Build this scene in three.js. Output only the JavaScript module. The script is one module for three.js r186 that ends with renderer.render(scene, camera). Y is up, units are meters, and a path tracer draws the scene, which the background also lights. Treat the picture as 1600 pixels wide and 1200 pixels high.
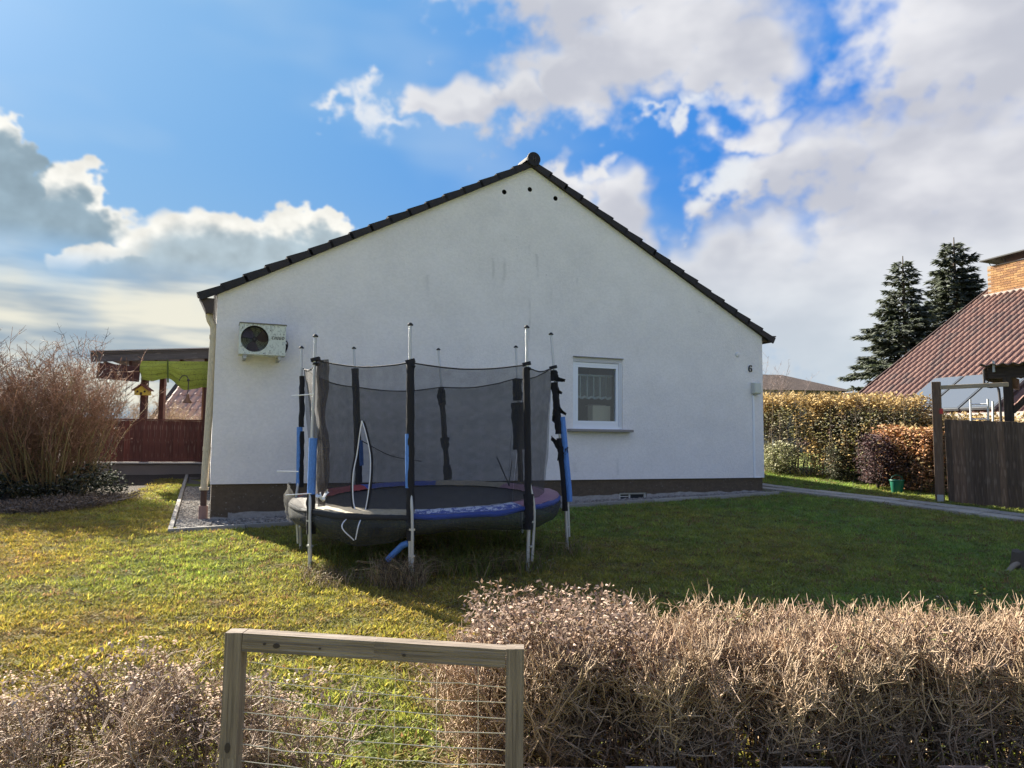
import * as THREE from 'three';
import { ImprovedNoise } from 'three/addons/math/ImprovedNoise.js';
import { mergeGeometries } from 'three/addons/utils/BufferGeometryUtils.js';
import { TextGeometry } from 'three/addons/geometries/TextGeometry.js';
import { FontLoader } from 'three/addons/loaders/FontLoader.js';
import { RoundedBoxGeometry } from 'three/addons/geometries/RoundedBoxGeometry.js';

// ---------------------------------------------------------------- camera, sky, sun, exposure
const EXPOSURE = 3.7;
const scene = new THREE.Scene();
const camera = new THREE.PerspectiveCamera(2 * Math.atan(600 / 1150) * 180 / Math.PI, 4 / 3, 0.1, 600);
camera.position.set(0, 1.96, 0);
camera.rotation.set(0.0774, 0, 0.0097, 'YXZ');
const renderer = new THREE.WebGLRenderer();
renderer.toneMapping = THREE.LinearToneMapping;
renderer.toneMappingExposure = EXPOSURE;
renderer.shadowMap.enabled = true;

const SUN_AZ = -43.8 * Math.PI / 180, SUN_EL = 29.7 * Math.PI / 180;
const toSun = new THREE.Vector3(Math.sin(SUN_AZ) * Math.cos(SUN_EL), Math.sin(SUN_EL), -Math.cos(SUN_AZ) * Math.cos(SUN_EL));
const sun = new THREE.DirectionalLight(new THREE.Color(1, 0.93, 0.8), 5);
sun.name = 'sun';
sun.position.copy(toSun).multiplyScalar(60).add(new THREE.Vector3(0, 0, -10));
sun.target.position.set(0, 0, -10);
sun.castShadow = true;
sun.shadow.mapSize.set(4096, 4096);
Object.assign(sun.shadow.camera, { left: -30, right: 30, top: 30, bottom: -30, near: 1, far: 140 });
scene.add(sun, sun.target);

function rng(seed) { let s = seed >>> 0; return () => { s = (s + 0x6d2b79f5) | 0; let t = Math.imul(s ^ (s >>> 15), 1 | s); t = (t + Math.imul(t ^ (t >>> 7), 61 | t)) ^ t; return ((t ^ (t >>> 14)) >>> 0) / 4294967296; }; }
const perlin = new ImprovedNoise(), { smoothstep, lerp, clamp } = THREE.MathUtils;
const N3 = (x, y, z) => perlin.noise(x + 37.3, y + 11.7, z + 5.1);
function fbm(x, y, z, o) { let a = 0.5, s = 0; for (let i = 0; i < o; i++) { s += a * N3(x, y, z); x *= 2.03; y *= 2.03; z *= 2.03; a *= 0.5; } return s; }

// The sky: clear blue, paler towards the sun, with broken cumulus all round. Clouds are soft ellipses [azimuth, elevation, half width, half height, turn] in degrees, frayed by noise.
function makeSky() {
  const W = 4096, H = 2048, data = new Float32Array(W * H * 4), D = Math.PI / 180;
  const MASS = [
    [11.5, 29.6, 12.5, 6.0, 1.000, 0.000],
    [4.9, 27.5, 6.5, 4.8, 1.000, 0.000],
    [17.3, 26.6, 6.0, 3.8, 1.000, 0.000],
    [10.0, 33.9, 20.0, 4.0, 1.000, 0.000],
    [-0.2, 25.8, 3.8, 3.0, 0.940, 0.342],
    [-4.6, 25.7, 3.5, 1.8, 0.985, 0.174],
    [32.9, 25.7, 9.0, 8.5, 1.000, 0.000],
    [30.3, 16.9, 15.0, 8.5, 1.000, 0.000],
    [21.3, 19.7, 7.0, 2.6, 0.940, 0.342],
    [17.6, 18.7, 4.0, 1.8, 0.966, 0.259],
    [19.1, 22.0, 3.5, 1.9, 0.985, 0.174],
    [25.8, 10.1, 21.0, 8.5, 1.000, 0.000],
    [15.7, 13.0, 10.0, 4.0, 1.000, 0.000],
    [8.0, 18.0, 3.5, 2.6, 0.866, -0.500],
    [5.2, 19.7, 2.0, 1.1, 0.940, -0.342],
    [33.7, 8.2, 15.0, 10.0, 1.000, 0.000],
  ];
  const WISPS = [
    [-11.8, 24.8, 3.5, 1.7, 0.788, -0.616],
    [-13.9, 25.0, 2.3, 1.2, 0.985, -0.174],
    [-9.8, 23.6, 2.5, 1.1, 0.985, -0.174],
    [-11.5, 26.2, 1.2, 0.9, 1.000, 0.000],
    [10.5, 23.4, 2.8, 0.8, 0.990, -0.139],
    [14.3, 23.7, 1.7, 0.7, 1.000, 0.000],
    [-16.3, 24.9, 1.7, 0.6, 1.000, 0.000],
    [15.8, 19.0, 2.0, 1.3, 0.940, 0.342],
  ];
  const CUMULUS_HIGH = [
    [-34.7, 13.5, 9.5, 3.8, 1.000, 0.000],
    [-31.6, 14.7, 4.2, 3.2, 0.940, -0.342],
    [-35.6, 17.1, 1.8, 3.5, 1.000, 0.000],
  ];
  const CUMULUS_LOW = [
    [-19.6, 13.3, 8.5, 3.4, 1.000, 0.000],
    [-16.4, 14.1, 5.5, 2.6, 1.000, 0.000],
    [-26.0, 11.8, 6.0, 1.9, 1.000, 0.000],
    [-29.5, 11.8, 3.0, 1.1, 1.000, 0.000],
    [-12.0, 12.5, 5.5, 3.0, 1.000, 0.000],
  ];
  CUMULUS_HIGH.base = 11.6; CUMULUS_LOW.base = 10.5;
  const field = (list, a, e) => { let m = -9; for (const [ba, be, ra, re, c, s] of list) { const x = a - ba, y = e - be, d = 1 - Math.hypot((x * c + y * s) / ra, (-x * s + y * c) / re); if (d > m) m = d; } return m; };
  const out = [0, 0, 0];
  const mix = (c, k) => { for (let i = 0; i < 3; i++) out[i] += (c[i] - out[i]) * k; };
  const shadeAt = (az, el) => {
    const y = Math.sin(el * D), ce = Math.cos(el * D), x = Math.sin(az * D) * ce, z = -Math.cos(az * D) * ce;
      const cs = x * toSun.x + y * toSun.y + z * toSun.z, ang = Math.acos(clamp(cs, -1, 1)) / D;
      const away = smoothstep(ang, 12, 75), low = 1 - smoothstep(el, 3, 22);
      out[0] = lerp(0.17, 0.005, away); out[1] = lerp(0.385, 0.185, away); out[2] = lerp(0.68, 0.68, away);
      mix([0.34, 0.52, 0.66], low * 0.75);
      const glow = Math.exp(-ang / 8) * 0.4;
      for (let i = 0; i < 3; i++) out[i] += glow * [1, 0.97, 0.9][i];
      // thin veil
      const veil = smoothstep(fbm(x * 3, y * 7, z * 3 + 9, 4), -0.1, 0.45);
      mix([0.5, 0.62, 0.72], veil * 0.42 * (1 - away * 0.6));
      const inside = smoothstep(az, -46, -39) * (1 - smoothstep(az, 38, 45)) * (1 - smoothstep(el, 32, 39));
      const s = 9, k = 1 / 30;
      const w1 = fbm(x * s, y * s, z * s, 4), w2 = fbm(x * s + 31, y * s, z * s + 7, 4), fine = fbm(x * 34, y * 40, z * 34, 4);
      const wa = az + w1 * 7 + fine * 1.6, we = el + w2 * 5 + fine * 1.3;
      // broken cloud round the whole sky
      const gen = inside < 1 ? fbm(x * 2.2 + 4, y * 4.5, z * 2.2, 6) * 2.2 + 0.12 : 0;
      const dens = (list, a, e) => smoothstep(lerp(gen, inside > 0 ? field(list, a, e) : 0, inside) + fine * 0.45, -0.16, 0.52);
      const dFar = dens(MASS, wa, we);
      if (dFar > 0) {
        const up = inside > 0 ? dens(MASS, wa - 0.9, we + 1.3) : dFar * 0.9;
        const shade = smoothstep(fbm(x * 5 + 3, y * 9, z * 5, 5), -0.28, 0.3), rim = clamp((dFar - up) * 1.3, 0, 1);
        const c = [lerp(0.5, 0.76, shade), lerp(0.51, 0.755, shade), lerp(0.56, 0.77, shade)];
        for (let i = 0; i < 3; i++) c[i] = lerp(c[i], 0.8, rim * 0.5);
        const h = 1 - smoothstep(el, 4, 17);
        for (let i = 0; i < 3; i++) c[i] = lerp(c[i], [0.52, 0.6, 0.66][i], h * 0.7);
        mix(c, dFar * 0.96);
      }
      if (inside > 0) { // torn scraps of cloud
        const shred = fbm(x * 22 + 5, y * 26, z * 22, 5), q = smoothstep(field(WISPS, az + w1 * 5 + fine * 3, el + w2 * 4 + fine * 2.4) + shred * 1.5, -0.2, 1.05) * inside;
        if (q > 0) mix([0.7, 0.73, 0.77], q * 0.92);
      }
      if (inside > 0) {
        const lower = smoothstep(fbm(x * 4, y * 26 + 3, z * 4, 5) + 0.05, -0.2, 0.22), left = smoothstep(-az + w1 * 12, 2, 14) * (1 - smoothstep(el + w2 * 4, 8, 14)) * inside;
        mix([lerp(0.3, 0.8, lower), lerp(0.37, 0.76, lower), lerp(0.43, 0.62, lower)], left * 0.9);
        for (const [list, body] of [[CUMULUS_HIGH, [0.31, 0.42, 0.5]], [CUMULUS_LOW, [0.45, 0.55, 0.61]]]) {
          const q = smoothstep(field(list, az + w1 * 3 + fine * 1.6, el + w2 * 2.4 + fine * 1.5), 0, 0.13) * inside;
          if (q <= 0) continue;
          const up = smoothstep(field(list, az + w1 * 3 + fine * 1.6 - 0.5, el + w2 * 2.4 + fine * 1.5 + 1.15), -0.08, 0.26), base = smoothstep(el, body === null ? 0 : list.base, list.base + 2.5);
          const rim = Math.pow(1 - up, 1.5), t = 0.85 + 0.3 * fine;
          mix([lerp(body[0], 0.95, rim) * t, lerp(body[1], 0.94, rim) * t, lerp(body[2], 0.88, rim) * t], q * base);
        }
      }
  };
  // the whole sky on a coarse grid, and finely where the noise has detail to show
  const w = 1024, h = 512, coarse = new Float32Array(w * h * 3);
  for (let row = h / 2 - 6; row < h; row++) for (let col = 0; col < w; col++) {
    const lon = ((col + 0.5) / w - 0.5) * 2 * Math.PI;
    shadeAt(Math.atan2(Math.cos(lon), -Math.sin(lon)) / D, ((row + 0.5) / h - 0.5) * 180);
    coarse.set(out, (row * w + col) * 3);
  }
  for (let row = 0; row < H; row++) {
    const el = ((row + 0.5) / H - 0.5) * 180;
    for (let col = 0; col < W; col++) {
      const o = (row * W + col) * 4;
      data[o + 3] = 1;
      if (el < -1) { data[o] = 0.1; data[o + 1] = 0.11; data[o + 2] = 0.09; continue; }
      const lon = ((col + 0.5) / W - 0.5) * 2 * Math.PI, az = Math.atan2(Math.cos(lon), -Math.sin(lon)) / D;
      if (Math.abs(az) < 47 && el < 40) shadeAt(az, el);
      else {
        const fx = (col + 0.5) / 4 - 0.5, fy = Math.min((row + 0.5) / 4 - 0.5, h - 1.001), x0 = Math.floor(fx), y0 = Math.floor(fy), tx = fx - x0, ty = fy - y0, y1 = Math.min(y0 + 1, h - 1);
        const a = (y0 * w + (x0 + w) % w) * 3, b = (y0 * w + (x0 + 1) % w) * 3, c = (y1 * w + (x0 + w) % w) * 3, d = (y1 * w + (x0 + 1) % w) * 3;
        for (let i = 0; i < 3; i++) out[i] = lerp(lerp(coarse[a + i], coarse[b + i], tx), lerp(coarse[c + i], coarse[d + i], tx), ty);
      }
      for (let i = 0; i < 3; i++) data[o + i] = Math.max(0.002, out[i]) * 1.16 / EXPOSURE;
    }
  }
  const t = new THREE.DataTexture(data, W, H, THREE.RGBAFormat, THREE.FloatType);
  t.mapping = THREE.EquirectangularReflectionMapping; t.magFilter = THREE.LinearFilter; t.needsUpdate = true;
  return t;
}
scene.background = makeSky();
scene.environment = scene.background;

// ---------------------------------------------------------------- helpers
const V = (x, y, z) => new THREE.Vector3(x, y, z), UP = V(0, 1, 0);
const C = (r, g, b) => new THREE.Color().setRGB(r, g, b);
const std = (color, roughness = 0.8, more = {}) => new THREE.MeshStandardMaterial({ color, roughness, ...more });
const taken = new Map();
function numbered(name) { const n = taken.get(name) ?? 0; taken.set(name, n + 1); return n ? name + '_' + String(n).padStart(3, '0') : name; }
function shown(o) { o.castShadow = o.receiveShadow = true; return o; }
function tag(o, label, category, group, kind) { if (label) o.userData.label = label; if (category) o.userData.category = category; if (group) o.userData.group = group; if (kind) o.userData.kind = kind; return o; }
function thing(name, label, category, p = V(0, 0, 0), turn = 0, group) {
  const o = new THREE.Group(); o.name = numbered(name); o.position.copy(p); o.rotation.y = turn; scene.add(o); o.updateMatrixWorld(true);
  return tag(o, label, category, group);
}
// part(): geometry in the parent's own axes; partW(): geometry in world axes
function part(name, geo, mat, parent) { const m = shown(new THREE.Mesh(geo, mat)); m.name = name; parent.add(m); return m; }
function partW(name, geo, mat, parent) { parent.updateWorldMatrix(true, false); return part(name, geo.applyMatrix4(parent.matrixWorld.clone().invert()), mat, parent); }
function structure(name, geo, mat) { const m = shown(new THREE.Mesh(geo, mat)); m.name = numbered(name); m.userData.kind = 'structure'; scene.add(m); return m; }
// box with texture coordinates in metres, u along its longest side
function box(w, h, d, x = 0, y = 0, z = 0, bevel = 0) {
  const g = bevel ? new RoundedBoxGeometry(w, h, d, 1, bevel) : new THREE.BoxGeometry(w, h, d), p = g.attributes.position, n = g.attributes.normal, uv = g.attributes.uv;
  const long = w >= h && w >= d ? 0 : h >= d ? 1 : 2;
  for (let i = 0; i < p.count; i++) {
    const c = [p.getX(i), p.getY(i), p.getZ(i)], a = [Math.abs(n.getX(i)), Math.abs(n.getY(i)), Math.abs(n.getZ(i))], f = a[0] > a[1] && a[0] > a[2] ? 0 : a[1] > a[2] ? 1 : 2;
    const axes = [0, 1, 2].filter((k) => k !== f), u = axes.includes(long) ? long : axes[0], v = axes.find((k) => k !== u);
    uv.setXY(i, c[u] + x * 0.37 + z * 0.71, c[v] + y * 0.3 + f * 0.31);
  }
  return g.translate(x, y, z);
}
const merge = (list) => mergeGeometries(list.map((g) => (g.index ? g.toNonIndexed() : g)).map((g) => { for (const k of Object.keys(g.attributes)) if (!['position', 'normal', 'uv'].includes(k)) g.deleteAttribute(k); return g; }));
const tube = (pts, r, seg = 24, sides = 8, closed = false) => new THREE.TubeGeometry(new THREE.CatmullRomCurve3(pts, closed, 'centripetal'), seg, r, sides, closed);
function rod(a, b, r, sides = 10, r2 = r) { const d = b.clone().sub(a), g = new THREE.CylinderGeometry(r2, r, d.length(), sides); g.applyQuaternion(new THREE.Quaternion().setFromUnitVectors(UP, d.clone().normalize())); return g.translate((a.x + b.x) / 2, (a.y + b.y) / 2, (a.z + b.z) / 2); }
function beam(a, b, w, h) { const d = b.clone().sub(a), L = d.length(), x = d.normalize(), z = V(0, 0, 0).crossVectors(x, Math.abs(x.y) > 0.9 ? V(-1, 0, 0) : UP).normalize(), y = V(0, 0, 0).crossVectors(z, x); return box(L, h, w).applyMatrix4(new THREE.Matrix4().makeBasis(x, y, z).setPosition((a.x + b.x) / 2, (a.y + b.y) / 2, (a.z + b.z) / 2)); }

// many small tapered sticks and leaf faces in one geometry, with a colour for each vertex
class Sticks {
  constructor() { this.p = []; this.n = []; this.c = []; this.i = []; }
  stick(pts, r0, r1, col, sides = 3) {
    const L = pts.length, base = this.p.length / 3, t = V(0, 0, 0), a = V(0, 0, 0), b = V(0, 0, 0);
    for (let k = 0; k < L; k++) {
      t.copy(pts[Math.min(k + 1, L - 1)]).sub(pts[Math.max(k - 1, 0)]).normalize();
      a.set(t.z, t.x, t.y).cross(t).normalize(); b.crossVectors(t, a);
      const r = r0 + (r1 - r0) * k / (L - 1);
      for (let s = 0; s < sides; s++) {
        const w = s / sides * 6.2832, x = Math.cos(w), y = Math.sin(w), nx = a.x * x + b.x * y, ny = a.y * x + b.y * y, nz = a.z * x + b.z * y;
        this.p.push(pts[k].x + nx * r, pts[k].y + ny * r, pts[k].z + nz * r); this.n.push(nx, ny, nz); this.c.push(col[0], col[1], col[2]);
      }
    }
    for (let k = 0; k < L - 1; k++) for (let s = 0; s < sides; s++) { const q = base + k * sides + s, e = base + k * sides + (s + 1) % sides; this.i.push(q, e, q + sides, e, e + sides, q + sides); }
  }
  leaf(o, dir, side, len, wid, col, curl = 0.3) {   // a folded, curled leaf: four faces
    const base = this.p.length / 3, n = V(0, 0, 0).crossVectors(dir, side).normalize(), m = o.clone().addScaledVector(dir, len * 0.5).addScaledVector(n, -curl * wid), tip = o.clone().addScaledVector(dir, len).addScaledVector(n, curl * len * 0.5);
    const l = o.clone().addScaledVector(dir, len * 0.45).addScaledVector(side, wid * 0.5), r = o.clone().addScaledVector(dir, len * 0.45).addScaledVector(side, -wid * 0.5);
    for (const q of [o, l, m, r, tip]) { this.p.push(q.x, q.y, q.z); this.n.push(n.x, n.y, n.z); this.c.push(col[0], col[1], col[2]); }
    this.i.push(base, base + 2, base + 1, base + 1, base + 2, base + 4, base, base + 3, base + 2, base + 2, base + 3, base + 4);
  }
  build() {
    const g = new THREE.BufferGeometry();
    g.setAttribute('position', new THREE.Float32BufferAttribute(this.p, 3)); g.setAttribute('normal', new THREE.Float32BufferAttribute(this.n, 3)); g.setAttribute('color', new THREE.Float32BufferAttribute(this.c, 3)); g.setIndex(this.i);
    return g;
  }
}
function instanced(name, geo, mat, places, parent, colors) {
  const m = shown(new THREE.InstancedMesh(geo, mat, places.length)); m.name = parent === scene ? numbered(name) : name; m.userData.kind = 'stuff';
  places.forEach((q, i) => { m.setMatrixAt(i, q); if (colors) m.setColorAt(i, colors[i]); });
  parent.add(m);
  return m;
}
const placed = (x, y, z, ry, s, tilt = 0, sy = s) => new THREE.Matrix4().compose(V(x, y, z), new THREE.Quaternion().setFromEuler(new THREE.Euler(tilt * Math.cos(ry * 3), ry, tilt * Math.sin(ry * 3))), V(s, sy, s));

// ---------------------------------------------------------------- textures (tiling noise)
function tileNoise(seed, n) {
  const r = rng(seed), t = new Float32Array(n * n).map(() => r());
  return (x, y) => { x *= n; y *= n; const x0 = Math.floor(x), y0 = Math.floor(y), u = x - x0, v = y - y0, s = u * u * (3 - 2 * u), w = v * v * (3 - 2 * v), at = (a, b) => t[((b % n) + n) % n * n + ((a % n) + n) % n]; return lerp(lerp(at(x0, y0), at(x0 + 1, y0), s), lerp(at(x0, y0 + 1), at(x0 + 1, y0 + 1), s), w); };
}
function texture(w, h, f, srgb = false, rx = 1, ry = rx) {
  const d = new Uint8Array(w * h * 4);
  for (let y = 0; y < h; y++) for (let x = 0; x < w; x++) { const c = f((x + 0.5) / w, (y + 0.5) / h), o = (y * w + x) * 4; for (let k = 0; k < 3; k++) { let q = clamp(c.length ? c[k] : c, 0, 1); if (srgb) q = q <= 0.0031308 ? q * 12.92 : 1.055 * Math.pow(q, 1 / 2.4) - 0.055; d[o + k] = q * 255; } d[o + 3] = 255; }
  const t = new THREE.DataTexture(d, w, h); t.magFilter = THREE.LinearFilter; t.wrapS = t.wrapT = THREE.RepeatWrapping; t.repeat.set(rx, ry);
  if (srgb) t.colorSpace = THREE.SRGBColorSpace;
  t.needsUpdate = true; return t;
}
const nA = tileNoise(1, 8), nB = tileNoise(2, 32), nC = tileNoise(3, 128), nD = tileNoise(4, 256);
const grainBump = texture(512, 512, (x, y) => nC(x, y) * 0.45 + nD(x, y) * 0.55, false, 1 / 0.7);
const g4 = tileNoise(7, 4), g16 = tileNoise(8, 16), g64 = tileNoise(9, 64);
// wood: grain runs along u, repeats over 1.2 m by 0.3 m
function woodMap(seed, dark, light, wear) {
  const a = tileNoise(seed, 64), b = tileNoise(seed + 1, 8), c = tileNoise(seed + 2, 16);
  return texture(512, 256, (x, y) => { const k = clamp(a(x * 0.06 + 0.13, y * 1) * 0.6 + a(x * 0.2, y * 2.1) * 0.3 + b(x, y) * 0.35 - 0.15, 0, 1), w = smoothstep(c(x * 0.5, y), 0.62, 0.9); return [0, 1, 2].map((i) => lerp(lerp(dark[i], light[i], k), wear[i], w * 0.5)); }, true, 1 / 1.2, 1 / 0.3);
}
const woodBump = texture(512, 256, (x, y) => { const q = tileWood(x, y); return q; }, false, 1 / 1.2, 1 / 0.3);
function tileWood(x, y) { return clamp(nC(x * 0.05, y) * 0.7 + nD(x * 0.2, y) * 0.3, 0, 1); }

// ---------------------------------------------------------------- ground
const groundY = (x, z) => { const d = -z; return d < 0 ? 0.137 : d < 17 ? 0.137 + 0.063 * d : 1.208 + 0.35 * (1 - Math.exp(-(d - 17) * 0.063 / 0.35)); };
// the house's own axes: u along its gable wall, w out of the wall towards the lawn
const HOUSE = V(-4.232, 0.79, -10.422), YAW = 0.3874, HU = V(Math.cos(YAW), 0, -Math.sin(YAW)), HN = V(Math.sin(YAW), 0, Math.cos(YAW));
const house2world = (u, y, w) => HOUSE.clone().addScaledVector(HU, u).addScaledVector(HN, w).setY(HOUSE.y + y);
const world2house = (x, z) => { const q = V(x - HOUSE.x, 0, z - HOUSE.z); return [q.dot(HU), q.dot(HN)]; };
// footpath, from the corner of the house towards the near right
const PATH = [[3.9, -17.0], [5.0, -14.9], [6.75, -12.95], [7.8, -11.33], [9.6, -8.6], [12, -5]];
function pathDistance(x, z) { let m = 9; for (let i = 0; i < PATH.length - 1; i++) { const [ax, az] = PATH[i], [bx, bz] = PATH[i + 1], t = clamp(((x - ax) * (bx - ax) + (z - az) * (bz - az)) / ((bx - ax) ** 2 + (bz - az) ** 2), 0, 1); m = Math.min(m, Math.hypot(x - ax - t * (bx - ax), z - az - t * (bz - az))); } return m; }
const bedEdge = (x) => -11.0 + (x + 7.05) * -1.05 - 0.25 * Math.sin(x * 3.1);   // the shrub bed lies behind this line
const inBed = (x, z) => (x < -6.7 - Math.max(0, -z - 13.4) * 0.3 && z < bedEdge(x) + 0.15 * N3(x * 2, 0, z * 2)) || (x < -5.5 && z < -15.3 + 0.2 * N3(x * 2, 4, z));
// how the turf differs, the green of the house shade painted in: 0 straw and moss, 1 green
const greenness = (x, z) => clamp(0.5 + 0.9 * fbm(x * 0.45, 2, z * 0.45, 3) + smoothstep(x - (z + 8) * 0.35, -1.5, 2.2) * 0.55 - 0.25 + 0.25 * Math.exp(-((x + 3) ** 2 + (z + 9) ** 2) / 2.5), 0, 1);
const worn = (x, z) => smoothstep(fbm(x * 1.7, 7, z * 2.3, 4), 0.08, 0.4) * (1 - 0.75 * smoothstep(x, 0, 2));
const YELLOW = [0.34, 0.28, 0.05], GREEN = [0.18, 0.30, 0.055], DEAD = [0.24, 0.17, 0.08];
const clump = (x, z) => clamp(0.5 + 1.5 * fbm(x * 5.5, 4, z * 5.5, 3), 0, 1);
function turf(x, z) { const l = greenness(x, z), w = worn(x, z) * 0.75; return [0, 1, 2].map((i) => lerp(lerp(YELLOW[i], GREEN[i], l), DEAD[i], w)); }
{
  const xs = [], zs = [];
  for (let x = -150; x <= 150.01; x += Math.abs(x) < 12 - 1e-6 || Math.abs(x + 0.01) < 12 ? 0.2 : 6) xs.push(x);
  for (let z = 30; z >= -240.01; z -= z <= 0.01 && z > -20 ? 0.2 : 6) zs.push(z);
  const p = [], uv = [], c = [], idx = [];
  zs.forEach((z, j) => xs.forEach((x, i) => {
    const near = z > -20 && z < 0 && Math.abs(x) < 12.5;
    p.push(x, groundY(x, z) + (near ? 0.016 * fbm(x * 2.5, 3, z * 2.5, 3) : 0), z); uv.push(x, z);
    const t = near ? turf(x, z) : YELLOW.map((q, k) => (q + GREEN[k]) / 2), bed = inBed(x, z) ? 1 : 0;
    c.push(...t.map((q, k) => lerp(q * 0.9, [0.075, 0.055, 0.038][k], bed)));
    if (i && j) { const a = j * xs.length + i; idx.push(a, a - xs.length, a - 1, a - 1, a - xs.length, a - xs.length - 1); }
  }));
  const g = new THREE.BufferGeometry();
  g.setAttribute('position', new THREE.Float32BufferAttribute(p, 3)); g.setAttribute('uv', new THREE.Float32BufferAttribute(uv, 2)); g.setAttribute('color', new THREE.Float32BufferAttribute(c, 3)); g.setIndex(idx); g.computeVertexNormals();
  const soil = texture(512, 512, (x, y) => { const k = 0.6 + 0.7 * (nC(x, y) * 0.5 + nD(x, y) * 0.5) * (0.6 + 0.6 * nB(x, y)); return [k, k, k]; }, false, 1 / 1.7);
  structure('lawn', g, new THREE.MeshStandardMaterial({ vertexColors: true, map: soil, roughness: 1, bumpMap: grainBump, bumpScale: 0.02 }));
}
const strip = (x, z) => { const [u, w] = world2house(x, z); return (u > -0.46 && w < kerbW(u) + 0.06 && w > -13) && u < 9.95; };
const kerbW = (u) => lerp(0.72, 0.3, clamp(u / 9.7, 0, 1));
{ // blades of grass, moss and straw: nobody could count them
  const r = rng(21), variants = [], mat = new THREE.MeshPhysicalMaterial({ vertexColors: true, roughness: 1, transmission: 0.5, thickness: 0, specularIntensity: 0.3 });
  for (let v = 0; v < 5; v++) {
    const s = new Sticks(), flat = v === 4;
    for (let k = 0; k < 20; k++) {
      const a = r() * 6.283, q = Math.sqrt(r()) * 0.075, o = V(Math.cos(a) * q, -0.008, Math.sin(a) * q), yaw = r() * 6.283, lean = (flat ? 1.1 : 0.3) + r() * 1.0, h = 0.028 + r() * 0.036;
      const dir = V(Math.cos(yaw) * lean, 1, Math.sin(yaw) * lean).normalize(), side = V(-Math.sin(yaw), 0, Math.cos(yaw)), t = 0.75 + r() * 0.5, straw = r() < 0.25 ? 1 : 0;
      s.leaf(o, dir, side, h * (flat ? 1.3 : 1), 0.005 + r() * 0.005, straw ? [1.5 * t, 1.2 * t, 1.3 * t] : [t, t, t * 0.9], 0.2);
    }
    variants.push(s.build());
  }
  const lists = variants.map(() => []), cols = variants.map(() => []);
  for (let z = -3.4; z > -19; z -= 0.05) {
    const half = -z * 0.735 + 0.6;
    const step = -z < 6.5 ? 0.036 : -z < 10 ? 0.045 : 0.062;
    for (let x = -half; x < half; x += step) {
      const px = x + (r() - 0.5) * 0.09, pz = z + (r() - 0.5) * 0.09, skip = r();
      if (-z > 9 && skip < 0.3) continue;
      if (strip(px, pz) || pathDistance(px, pz) < 0.4 + 0.05 * N3(px * 4, 1, pz * 4) || inBed(px, pz)) continue;
      const w = worn(px, pz);
      const q = clump(px, pz);
      if (r() < w * 0.5 + 0.75 * (1 - smoothstep(q, 0.1, 0.34))) continue;
      const k = w > 0.3 && r() < 0.6 || r() < 0.12 ? 4 : Math.floor(r() * 4), t = turf(px, pz), j = (0.6 + r() * 0.5) * (0.62 + 0.8 * q), h = (0.28 + 0.35 * r() + 0.7 * q) * (1 - 0.3 * w) * (1 + 0.3 * greenness(px, pz));
      lists[k].push(placed(px, groundY(px, pz) + 0.004, pz, r() * 6.283, 0.95 + r() * 0.4, 0.2, h));
      const b = r() < 0.14 ? 1 : 0; cols[k].push(C(lerp(t[0] * 1.05, 0.2, b) * j, lerp(t[1], 0.13, b) * j, lerp(t[2], 0.06, b) * j));
    }
  }
  const turfGroup = new THREE.Group(); turfGroup.name = 'grass'; scene.add(turfGroup);
  tag(turfGroup, 'short winter grass, straw and moss covering the lawn', 'grass', null, 'stuff');
  variants.forEach((g, k) => instanced('grass_blades', g, mat, lists[k], turfGroup, cols[k]));
}
{ // slab footpath
  const g = new THREE.Group(); g.name = 'footpath'; g.userData.kind = 'structure'; scene.add(g);
  const r = rng(5), conc = texture(256, 256, (x, y) => { const k = 0.62 + 0.35 * nB(x, y) * nA(x, y) + 0.25 * (nC(x, y) - 0.5); return [k, k * 0.97, k * 0.92]; }, false, 1 / 0.8);
  const mats = [C(0.5, 0.46, 0.4), C(0.43, 0.4, 0.36), C(0.55, 0.51, 0.45)].map((c) => std(c, 0.95, { map: conc, bumpMap: grainBump, bumpScale: 0.006 }));
  for (let i = 0; i < PATH.length - 1; i++) {
    const a = V(PATH[i][0], 0, PATH[i][1]), b = V(PATH[i + 1][0], 0, PATH[i + 1][1]), d = b.clone().sub(a), n = Math.round(d.length() / 0.5), L = d.length() / n; d.normalize();
    for (let k = 0; k < n; k++) for (const s of [-1, 1]) {
      const q = a.clone().addScaledVector(d, (k + 0.5) * L).add(V(-d.z, 0, d.x).multiplyScalar(s * 0.205));
      const m = part('paving_slab', box(L - 0.015, 0.06, 0.395, 0, 0, 0, 0.006), mats[Math.floor(r() * 3)], g);
      m.position.set(q.x, groundY(q.x, q.z) + 0.004 + r() * 0.012, q.z); m.rotation.set((r() - 0.5) * 0.02, Math.atan2(-d.z, d.x), -0.063 * d.z + (r() - 0.5) * 0.012);
    }
  }
}
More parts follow.
